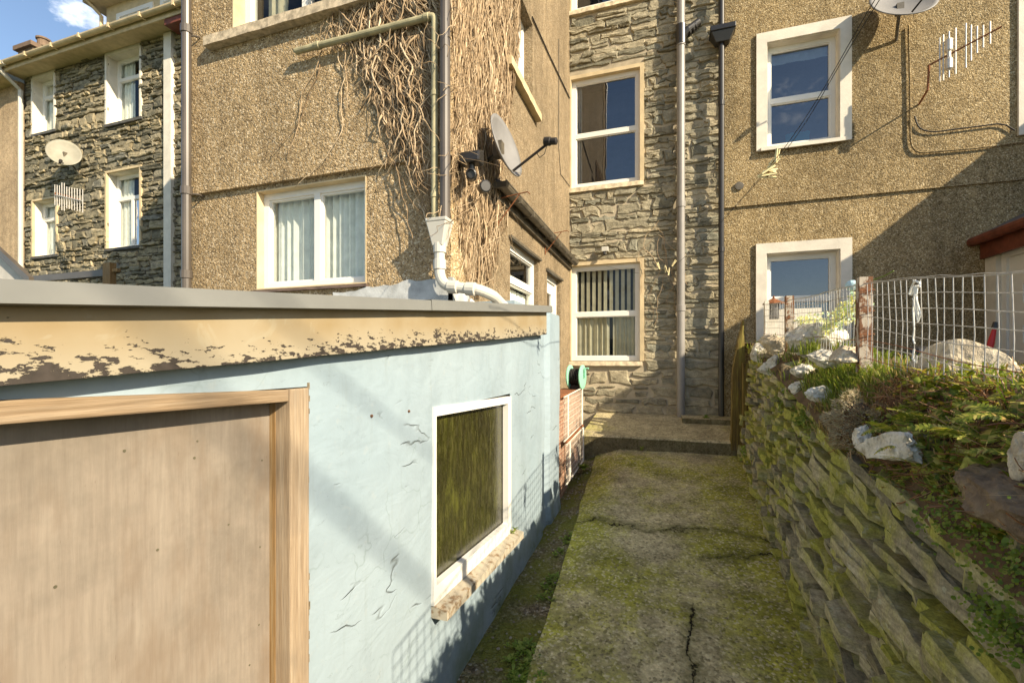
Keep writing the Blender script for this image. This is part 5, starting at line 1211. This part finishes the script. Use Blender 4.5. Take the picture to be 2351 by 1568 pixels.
mb = MB(); p = aty(1712, 950, 5.50); mb.box(p.x-.03, p.x+.035, 5.48, 5.56, -1.0, p.z+.55); mb.build('side_board', MOSSW, pw, bevel=0.008)

# ================================================================ FENCE
fe = thing('wire_fence', 'galvanised square wire mesh fence on rusty posts above the dry stone wall', 'fence', (1.0, 2.85, -.06))
XFN = 1.0
def ftop(y):
    P = [(-1, 0.0), (1.75, .256), (2.85, .397), (4.39, .490), (5.45, .57)]
    for (a, b), (c, d) in zip(P, P[1:]):
        if y <= c: return b+(d-b)*(y-a)/(c-a)
    return P[-1][1]
def sag(y): return 0.012*math.sin(y*2.1)+0.006*math.sin(y*5.3+1)
mb = MB(); y = 0.6
while y < 5.42:
    x = XFN+sag(y)+jit(.002); tl = 0.01*math.sin(y*7)*0.6
    mb.tube([(x, y, ftop(y)), (x+.004+jit(.004), y+tl*.5+jit(.002), ftop(y)-.2), (x, y+tl+jit(.003), ftop(y)-.40)], 0.0019, 5); y += 0.059
mb.build('upright_wire', WIRE, fe)
for k in range(8):
    mb = MB(); zo = [0, .058, .118, .176, .237, .296, .318, .385][k]
    pts = [(XFN-.003+sag(yy), yy, ftop(yy)-zo+0.004*math.sin(yy*6+k)) for yy in [0.6+i*.12 for i in range(41)]]; mb.tube(pts, 0.0019, 5)
    if k == 0: mb.tube([(a+.004, b, c+.006+.003*math.sin(b*30)) for a, b, c in pts], 0.0018, 5)
    mb.build('level_wire', WIRE if k not in (5, 7) else RUSTY, fe)
for (y, top, bot) in ((1.19, .27, -.3), (2.85, .432, -.15), (4.39, .535, -.05)):
    mb = MB(); w, tk = .03, .006; zc2 = [bot+(top-bot)*i/12 for i in range(13)]
    for i in range(12):
        mb.box(XFN-.030, XFN+.030, y+.012, y+.018, zc2[i], zc2[i+1]); mb.box(XFN-.030, XFN-.024, y+.018, y+.065, zc2[i], zc2[i+1])
    mb.build('post', POSTM, fe)
    for zo in (.07, .18, .30): mb = MB(); mb.tube([(XFN-.032, y+.01, top-zo), (XFN-.036, y-.005, top-zo), (XFN+.0, y-.002, top-zo-.004), (XFN+.034, y+.004, top-zo), (XFN+.032, y+.02, top-zo)], 0.0025, 5); mb.build('tie_wire', RUSTY, fe)
mb = MB(); p = atx(1763, 730, XFN+.0); mb.box(p.x-.02, p.x+.02, 5.32, 5.36, .05, .60); mb.build('end_post', WPAINT, fe)
mb = MB(); p = aty(1800, 735, 5.6); mb.box(p.x-.15, p.x+.35, 5.6, 5.63, p.z-.35, p.z+.12); 
tag(mb.build('white_board', WPAINT), 'white weathered board standing behind the far end of the wire fence', 'board')
# lantern on the board end
p = aty(1776, 694, 5.5); t = thing('garden_lantern', 'small dark pointed lantern near the far end of the fence', 'lantern', p)
mb = MB(); mb.lathe(p+Vector((0, 0, -.02)), (0, 0, 1), [(0.11, 0), (0.10, 0.012), (0.03, .05), (0.012, .06), (.006, .09)], 10); mb.build('lantern_roof', RUSTY, t)
mb = MB(); q = p+Vector((0, 0, -.02)); mb.lathe(q+Vector((-.0, 0, -.16)), (0, 0, 1), [(0.05, 0), (0.055, .02), (.05, .16)], 8); mb.build('lantern_body', BLACKP, t)
# cord tied on the fence
mb = MB(); rnd = random.Random(3); c0 = atx(2112, 655, XFN-.012)
K = lambda a, b: c0+Vector((-.012-.008*rnd.random(), a, b))
mb.tube([K(-.03, .005), K(0, .02), K(.03, .0), K(.045, -.03), K(.03, -.035), K(.01, -.005), K(-.02, -.01), K(-.045, -.012), K(-.03, .01)], .004, 6)
for e in (0, 1, 2): mb.tube([K(.01-.01*e, 0), K(-.02+.005*e, -.06), K(-.04+.012*e, -.12), K(-.03+.006*e, -.15), K(-.01, -.11), K(.01, -.05)], .0035, 6)
mb.tube([K(.0, 0), K(.012, -.1), K(.0, -.18), K(.012, -.22), K(-.005, -.24)], .0035, 6)
mb.tube([K(.01, -.26), K(.014, -.30), K(-.006, -.315), K(-.02, -.29)], .0035, 6)
tag(mb.build('tied_cord', CORD), 'knotted white cord tied and dangling on the wire mesh', 'cord')
# things in the neighbour's garden
p = aty(2272, 800, 5.3); t = thing('garden_tool', 'red handled tool with a black tip leaning by the white porch door', 'garden tool', (p.x, 5.4, -.2))
mb = MB(); a, b = aty(2283, 755, 5.3), aty(2262, 838, 5.3); mb.tube([a, a.lerp(b, .4), b], [.016, .026, .018], 8); mb.build('handle', REDP, t)
mb = MB(); mb.tube([a+Vector((.01, 0, .06)), a], [.02, .026], 8); mb.build('tip', BLACKP, t)
p = atx(2108, 745, 1.55); mb = MB(); mb.lathe((p.x, p.y, -.16), (0, 0.1, 1), [(.08, 0), (.10, .1), (.085, .22), (.06, .24)], 12)
t = tag(mb.build('dark_bucket', BLACKP), 'dark bucket in the shade behind the wire mesh', 'bucket')

# ================================================================ PLANTS
def blades(mb, c, n, h, spread, lean=0.5, w=0.004, rr=random):
    for _ in range(n):
        a = rr.uniform(0, 6.28); r = spread*math.sqrt(rr.random()); p = Vector((c[0]+r*math.cos(a), c[1]+r*math.sin(a), c[2])); hh = h*rr.uniform(.45, 1.15)
        d = Vector((math.cos(a)*lean*rr.random()+rr.gauss(0, .25), math.sin(a)*lean*rr.random()+rr.gauss(0, .25), 0)); s = Vector((-math.sin(a+rr.random()), math.cos(a), 0)).normalized()*w*rr.uniform(.6, 1.3)
        p1 = p+d*hh*.35+Vector((0, 0, hh*.6)); p2 = p+d*hh*1.1+Vector((0, 0, hh*(.95-.3*d.length)))
        i = len(mb.v); mb.v += [tuple(p-s), tuple(p+s), tuple(p1+s*.8), tuple(p1-s*.8), tuple(p2)]; mb.f += [(i, i+1, i+2, i+3), (i+3, i+2, i+4)]
def raw(mb, name, mat, parent=None):
    me = bpy.data.meshes.new(name); me.from_pydata(mb.v, [], mb.f); me.materials.append(mat); o = bpy.data.objects.new(name, me); COL.objects.link(o)
    if parent: o.parent = parent; o.matrix_parent_inverse = Matrix.Translation(-parent.location)
    return o
rnd = random.Random(12)
mb = MB()
for i in range(130):                                   # bright tuft round the tall post and along the fence foot
    x, y = rnd.uniform(.84, 1.05), rnd.gauss(2.95, .22); blades(mb, (x, y, bank(x, y)-.01), 14, .10, .05, .9, .0035, rnd)
for i in range(120):
    x, y = rnd.uniform(.82, 1.1), rnd.uniform(1.0, 5.3); blades(mb, (x, y, bank(x, y)-.01), 7, .10, .05, .9, .003, rnd)
for i in range(420):
    x, y = rnd.uniform(1.05, 3.5), rnd.uniform(1.4, 6.5); blades(mb, (x, y, bank(x, y)-.01), 9, .09, .10, .8, .004, rnd)
for (px, py, X) in ((1865, 790, .95), (1822, 795, .92), (1850, 800, .9), (1930, 795, 1.02)):
    c = atx(px, py+14, X); blades(mb, c, 40, .11, .05, .6, .0035, rnd)
stuff(tag(raw(mb, 'grass', GRASS), 'bright green grass along the fence foot and bank', 'grass'))
mb = MB()
for i in range(190):
    x, y = rnd.uniform(.76, 1.06), rnd.choice((rnd.gauss(2.55, .22), rnd.gauss(2.55, .22), rnd.uniform(1.0, 3.4))); blades(mb, (x, y, bank(max(x, wxb(y)+.1), y)-.01), 10, .06, .06, 1.9, .002, rnd)
for i in range(60):
    x, y = rnd.uniform(1.05, 2.0), rnd.uniform(1.5, 3.2); blades(mb, (x, y, bank(x, y)-.01), 10, .10, .08, 1.2, .003, rnd)
for i in range(260):
    y = rnd.uniform(-2.5, 1.1); x = rnd.uniform(wxb(y)+.11, 1.2); blades(mb, (x, y, bank(x, y)-.01), 10, .08, .07, 1.4, .0028, rnd)
stuff(tag(raw(mb, 'dry_grass', STRAW), 'straw-coloured dry grass among the ferns on the wall top', 'grass'))
# dead bracken scraps: short twisted stalks
mb = MB()
for i in range(1000):
    y = rnd.uniform(.9, 2.5); x = rnd.uniform(.76, 1.0); p = Vector((x, y, bank(max(x, wxb(y)+.1), y)+rnd.uniform(-.01, .05))); v = Vector((rnd.gauss(-.2, .6), rnd.gauss(0, .8), rnd.gauss(0, .4))).normalized(); pts = []
    for j in range(6): pts.append(p.copy()); v = (v+Vector((rnd.gauss(0, .3), rnd.gauss(0, .3), rnd.gauss(0, .3)))).normalized(); p = p+v*rnd.uniform(.012, .026)
    mb.tube(pts, rnd.uniform(.0008, .002), 4, False)
stuff(tag(raw(mb, 'dead_bracken', BRACK), 'brown dead stalks tangled under the ferns', 'dead bracken'))
# ferns: polypody fronds with paired leaflets
def frond(mb, p, d, L, w, droop, rr):
    p, d = Vector(p), Vector(d).normalized(); pts = []; n = 16
    for i in range(n+1):
        pts.append(p.copy()); d = (d+Vector((0, 0, -droop/n))).normalized(); p = p+d*L/n
    up0 = Vector((0, 0, 1)); tw = rr.gauss(0, .35)
    mb.tube(pts, L*.006, 4, False, lambda t: 1-.6*t)
    for i in range(2, n+1):
        t = i/n; dd = (pts[i]-pts[i-1]).normalized(); s = dd.cross(up0)
        if s.length < .1: s = Vector((1, 0, 0))
        s.normalize(); s = Matrix.Rotation(tw, 3, dd) @ s; nn = s.cross(dd); ll = w*(math.sin(math.pi*min(t*0.86+.10, 1))**.7)*rr.uniform(.85, 1.1)
        for k in (-1, 1):
            a = pts[i]; b = a+(s*k+dd*.35).normalized()*ll-nn*ll*rr.uniform(0, .2); hw = dd*L/n*.52; m = a.lerp(b, .6)+nn*ll*.06; q = len(mb.v)
            mb.v += [tuple(a-hw), tuple(m-hw*.85), tuple(b-hw*.15), tuple(b+hw*.25), tuple(m+hw*.85), tuple(a+hw)]; mb.f += [(q, q+1, q+4, q+5), (q+1, q+2, q+3, q+4)]
FG = 'ferns growing out of the wall top'
ferns = [((2075, 968), .82, .17, 10, 'fern spreading over the middle of the wall top above the white quartz rock', -0.3), ((2150, 940), .88, .16, 9, 'fern behind the dry grass in front of the big pale rock', .1),
         ((2250, 985), .84, .18, 12, 'large lit fern left of the right edge on the wall top', 0), ((2325, 930), .92, .17, 9, 'fern growing through the bottom of the mesh at the right edge', .3),
         ((2050, 1075), .745, .11, 5, 'small fern hanging over the slab edge below the white quartz rock', -.9), ((2160, 1055), .80, .14, 8, 'fern beside the right end of the white quartz rock', -.4),
         ((2335, 1015), .86, .16, 9, 'bright fern at the right edge above the brown rock', 0), ((2195, 960), .9, .14, 8, 'fern with yellowish fronds under the mesh', .2), ((2120, 1000), .8, .13, 8, 'fern with pale sunlit leaflets over the wall edge', -.3)]
for i, ((px, py), X, L, n, lab, fw_) in enumerate(ferns):
    c = atx(px, py+18, X-.02); mb = MB()
    for k in range(max(4, n-2)):
        a = 6.28*k/(n+4)+rnd.uniform(-.4, .4); d = Vector((math.cos(a)*.8-.35, math.sin(a)*1.0, rnd.uniform(.5, 1.5)))
        frond(mb, c+Vector((jit(.03), jit(.05), -.02)), d, L*rnd.uniform(.5, .9), L*.14, rnd.uniform(.6, 1.5), rnd)
    tag(raw(mb, 'fern', FERN), lab, 'fern', FG)
# ground cover: round pennywort leaves and creeping greenery on the wall
mb = MB()
def leaf(mb, p, n, r, k=6, rr=rnd):
    p, n = Vector(p), Vector(n).normalized(); a = n.orthogonal().normalized(); b = n.cross(a); q = len(mb.v)
    for j in range(k): an = 6.283*j/k; mb.v.append(tuple(p+a*r*math.cos(an)+b*r*math.sin(an)*rr.uniform(.8, 1.1)))
    mb.f.append(tuple(range(q, q+k)))
for (px, py, X, n, sp, r) in ((2315, 1440, .715, 420, .075, .0055), (2270, 1250, .735, 260, .10, .005), (2180, 1190, .73, 200, .08, .005), (2340, 1320, .735, 240, .08, .005), (2240, 1130, .80, 160, .08, .006), (1715, 1040, .80, 160, .09, .016), (1720, 1090, .80, 90, .10, .014), (1850, 960, .83, 220, .11, .009), (1880, 990, .80, 120, .08, .007), (1810, 920, .86, 220, .14, .010), (1870, 930, .86, 150, .1, .008), (2050, 1010, .80, 80, .1, .006), (1740, 880, .90, 120, .1, .012), (2150, 1220, .77, 120, .08, .006), (2330, 1100, .85, 120, .06, .007)):
    c = atx(px, py, X)
    for _ in range(n): leaf(mb, c+Vector((rnd.gauss(-.01, .022), rnd.gauss(0, sp*.62), rnd.gauss(0, sp*.42))), (-.6+rnd.gauss(0, .5), rnd.gauss(-.3, .5), .7+rnd.gauss(0, .3)), r*rnd.uniform(.5, 1.2))
for _ in range(900):
    y = rnd.uniform(.85, 2.0); x = rnd.uniform(.735, .86); zb = bank(max(x, wxb(y)+.10), y)
    if noise.noise(Vector((x*9, y*6, 3))) < -.12: continue
    leaf(mb, (x+jit(.02), y, zb+rnd.uniform(-.02, .055)), (-.6+rnd.gauss(0, .4), rnd.gauss(-.3, .4), .7), rnd.uniform(.004, .009))
stuff(tag(raw(mb, 'ground_cover', WEED), 'small round creeping leaves clinging to the stone wall', 'ground cover'))
mb = MB()
for (px, py, X) in ((1830, 935, .84), (1860, 955, .82), (1890, 945, .81), (1810, 905, .87), (1780, 905, .87), (1905, 925, .84), (1920, 965, .82), (2260, 1100, .80), (2200, 1130, .8), (2170, 1120, .79), (2320, 1180, .80), (2290, 1090, .84)):
    c = atx(px, py, X); blades(mb, c+Vector((.03, 0, -.02)), 55, .08, .05, 1.7, .0022, rnd)
stuff(tag(raw(mb, 'wall_grass', GRASS), 'dark green grass hanging from the face of the stone wall', 'grass'))
# dry grey moss clump
mb = MB(); c = atx(1935, 975, .745)
for _ in range(9000):
    d = Vector((rnd.gauss(0, 1), rnd.gauss(0, 1), rnd.gauss(0, 1))).normalized(); nf = 0.62+0.75*(noise.noise(d*1.9+Vector((4, 0, 0)))+.35); p = c+Vector((.05+d.x*.085*nf, d.y*.17*nf, d.z*.125*nf-.02*abs(d.y))); e = (d+Vector((rnd.gauss(0, .5), rnd.gauss(0, .5), rnd.gauss(0, .5)))).normalized(); s = e.orthogonal().normalized()*.0011; q = len(mb.v); l = rnd.uniform(.008, .024)
    mb.v += [tuple(p-s), tuple(p+s), tuple(p+e*l*.6+s*.7+Vector((0, 0, -.002))), tuple(p+e*l)]; mb.f.append((q, q+1, q+2, q+3))
raw_m = raw(mb, 'moss_clump', LICH); tag(raw_m, 'grey-brown bristly dry moss clump bulging over the wall edge', 'moss clump')
mb = MB(); mb.lathe(c+Vector((.055, 0, -.10)), (0, 0, 1), [(.02, 0), (.05, .03), (.07, .09), (.055, .17), (.02, .20)], 14); k = mb.build('moss_heart', SOIL); k.parent = raw_m
# flowers behind the fence
fb_ = thing('flower_garland', 'pale yellow and white flowers trailing behind the fence between the rusty posts', 'flowers', atx(1920, 740, 1.08))
mb = MB(); ms = MB()
for (px, py, n, s) in ((1848, 738, 50, .05), (1875, 742, 60, .06), (1910, 745, 60, .06), (1940, 722, 60, .06), (1960, 700, 50, .05), (1972, 680, 26, .035), (1925, 735, 40, .05), (1860, 752, 50, .06), (1895, 755, 50, .05)):
    c = atx(px, py, 1.08)
    for _ in range(n):
        p = c+Vector((rnd.gauss(0, .03), rnd.gauss(0, s*1.2), rnd.gauss(0, s*.5)))
        for j in range(4): leaf(mb, p+Vector((jit(.008), jit(.008), jit(.008))), (rnd.gauss(-.3, .6), rnd.gauss(-.6, .6), rnd.gauss(.3, .6)), rnd.uniform(.005, .012), 5)
pts = [atx(px, py, 1.07) for px, py in ((1845, 742), (1880, 748), (1915, 742), (1945, 722), (1965, 690), (1975, 662))]
ms.tube(spl(pts, 5), .004, 5)
raw(mb, 'petals', PETAL, fb_); ms.build('stem', WEED, fb_)
t = thing('garden_ornament', 'pale blue curved ornament on a green stick beside the tall rusty post', 'ornament', atx(1960, 656, 1.05))
c = atx(1956, 656, 1.05); mb = MB(); mb.lathe(c, (0.3, 1, .35), [(.004, -.03), (.022, -.022), (.034, 0), (.03, .012), (.012, .018)], 12); mb.build('shell', SKYB, t)
mb = MB(); mb.tube([c, atx(1990, 648, 1.07), atx(2030, 634, 1.1), atx(2052, 622, 1.12)], .003, 5); mb.build('stick', WEED, t)
# broad-leaved plants low on the wall top: lobed leaves on short stalks
def lobed(mb, p, d, L, rr):
    d = Vector(d).normalized(); s = d.cross(Vector((0, 0, 1))).normalized(); up = s.cross(d); q = len(mb.v); n = 5; P = Vector(p)
    mb.v.append(tuple(P))
    for k in range(-n, n+1):
        t = k/n; r = L*(1-abs(t)**1.6*.62)*(1.0 if k % 2 else .80)*rr.uniform(.9, 1.1); a = t*1.5
        mb.v.append(tuple(P+d*(r*math.cos(a))+s*(r*math.sin(a)*.75)+up*(-.18*r+.10*L*math.cos(a*2))))
    for k in range(2*n): mb.f.append((q, q+1+k, q+2+k))
mb = MB()
for i in range(460):
    y = rnd.uniform(.9, 2.35) if i < 230 else rnd.uniform(-2.5, .95); x = rnd.uniform(.75, 1.02) if i < 230 else rnd.uniform(wxb(y)+.10, 1.25); zb = bank(max(x, wxb(y)+.1), y)
    for k in range(rnd.randint(4, 8)):
        a = rnd.uniform(0, 6.28); lobed(mb, (x+jit(.025), y+jit(.03), zb+rnd.uniform(.005, .075)), (math.cos(a)-.3, math.sin(a)-.2, rnd.uniform(.0, .9)), rnd.uniform(.016, .042), rnd)
stuff(tag(raw(mb, 'leafy_weeds', FERN), 'lobed sunlit leaves filling the wall top among the ferns', 'weeds'))
# weeds: rosettes in the gravel by the shed
def rosette(mb, c, n, L, rr=rnd):
    for k in range(n):
        a = rr.uniform(0, 6.28); d = Vector((math.cos(a), math.sin(a), rr.uniform(.2, .9))).normalized(); s = d.cross(Vector((0, 0, 1))).normalized(); l = L*rr.uniform(.5, 1.1); w = l*.2; c2 = Vector(c)+Vector((jit(.006), jit(.006), 0)); q = len(mb.v)
        m = c2+d*l*.55+Vector((0, 0, l*.05)); e = c2+d*l+Vector((0, 0, -l*.15))
        mb.v += [tuple(c2-s*w*.2), tuple(m-s*w), tuple(e), tuple(m+s*w), tuple(c2+s*w*.2)]; mb.f.append((q, q+1, q+2, q+3, q+4))
mb = MB()
for i in range(120):
    y = rnd.choice((rnd.uniform(1.5, 2.1), rnd.uniform(1.6, 2.5), rnd.uniform(1.8, 3.6))); x = pl(y)-.04+rnd.gauss(0, .035) if y > 2.0 else pl(y)-.08+rnd.gauss(0, .06)
    if noise.noise(Vector((y*3.1, 7, 0))) < -.10 and y > 2.1: continue
    z = gz(x, y)-.01
    for _ in range(3): rosette(mb, (x+jit(.03), y+jit(.03), z), 7, rnd.uniform(.022, .05))
for (px, py) in ((1180, 1222), (1650, 968), (1330, 1060), (1325, 1052)):
    pass
stuff(tag(raw(mb, 'weeds', WEED), 'low green weeds along the gravel edge by the shed', 'weeds'))
for (c, lab, n, L) in ((atx(1181, 1222, XS+.03), 'tiny green weed sprouting at the far end of the shed window sill', 22, .035), (Vector((.52, 6.62, lz(6.6)+.02)), 'small green weed on the raised mossy slab by the black pipe', 26, .09), (Vector((-.86, 5.1, -1.22)), 'green leafy weed at the foot of the mesh panels', 40, .10), (Vector((-.25, 5.56, -1.06)), 'tiny weed at the foot of the concrete step', 14, .05)):
    mb = MB()
    for k in range(3): rosette(mb, c+Vector((jit(.01), jit(.02), .012*k)), n//3, L)
    tag(raw(mb, 'weed', WEED), lab, 'weed')
# loose pebbles and leaf scraps on the path
mb = MB()
for i in range(260):
    y = rnd.uniform(1.4, 5.4); x = rnd.uniform(pl(y)-.25, pl(y)) if rnd.random() < .8 else rnd.uniform(-.3, .7); r = rnd.uniform(.004, .012) if x < pl(y) else rnd.uniform(.002, .005); z = gz(x, y)
    mb.lathe((x, y, z-.004), (jit(.3), jit(.3), 1), [(r*.5, 0), (r, r*.5), (r*.5, r)], 6)
stuff(tag(mb.build('pebbles', m_rock('pebble_mix', (0.08, .06, .04), (.22, .18, .13), (.42, .38, .30))), 'loose pebbles in the gravel and on the path', 'pebbles'))
# dried creeper wisp on the stone wall right of the ground floor window
mb = MB()
for i in range(9):
    p = aty(rnd.uniform(1462, 1540), rnd.uniform(500, 620), YS-.06); v = Vector((rnd.gauss(0, .5), 0, -1)).normalized(); pts = []
    for j in range(26): pts.append(p.copy()); v = (v+Vector((rnd.gauss(0, .3), rnd.gauss(0, .05), rnd.gauss(-.12, .2)))).normalized(); p = p+v*.035; p.y = YS-.055
    mb.tube(pts, .0035, 4, False)
tag(mb.build('dry_creeper', STEM), 'wispy dry creeper strands hanging on the grey stone wall', 'climbing plant')
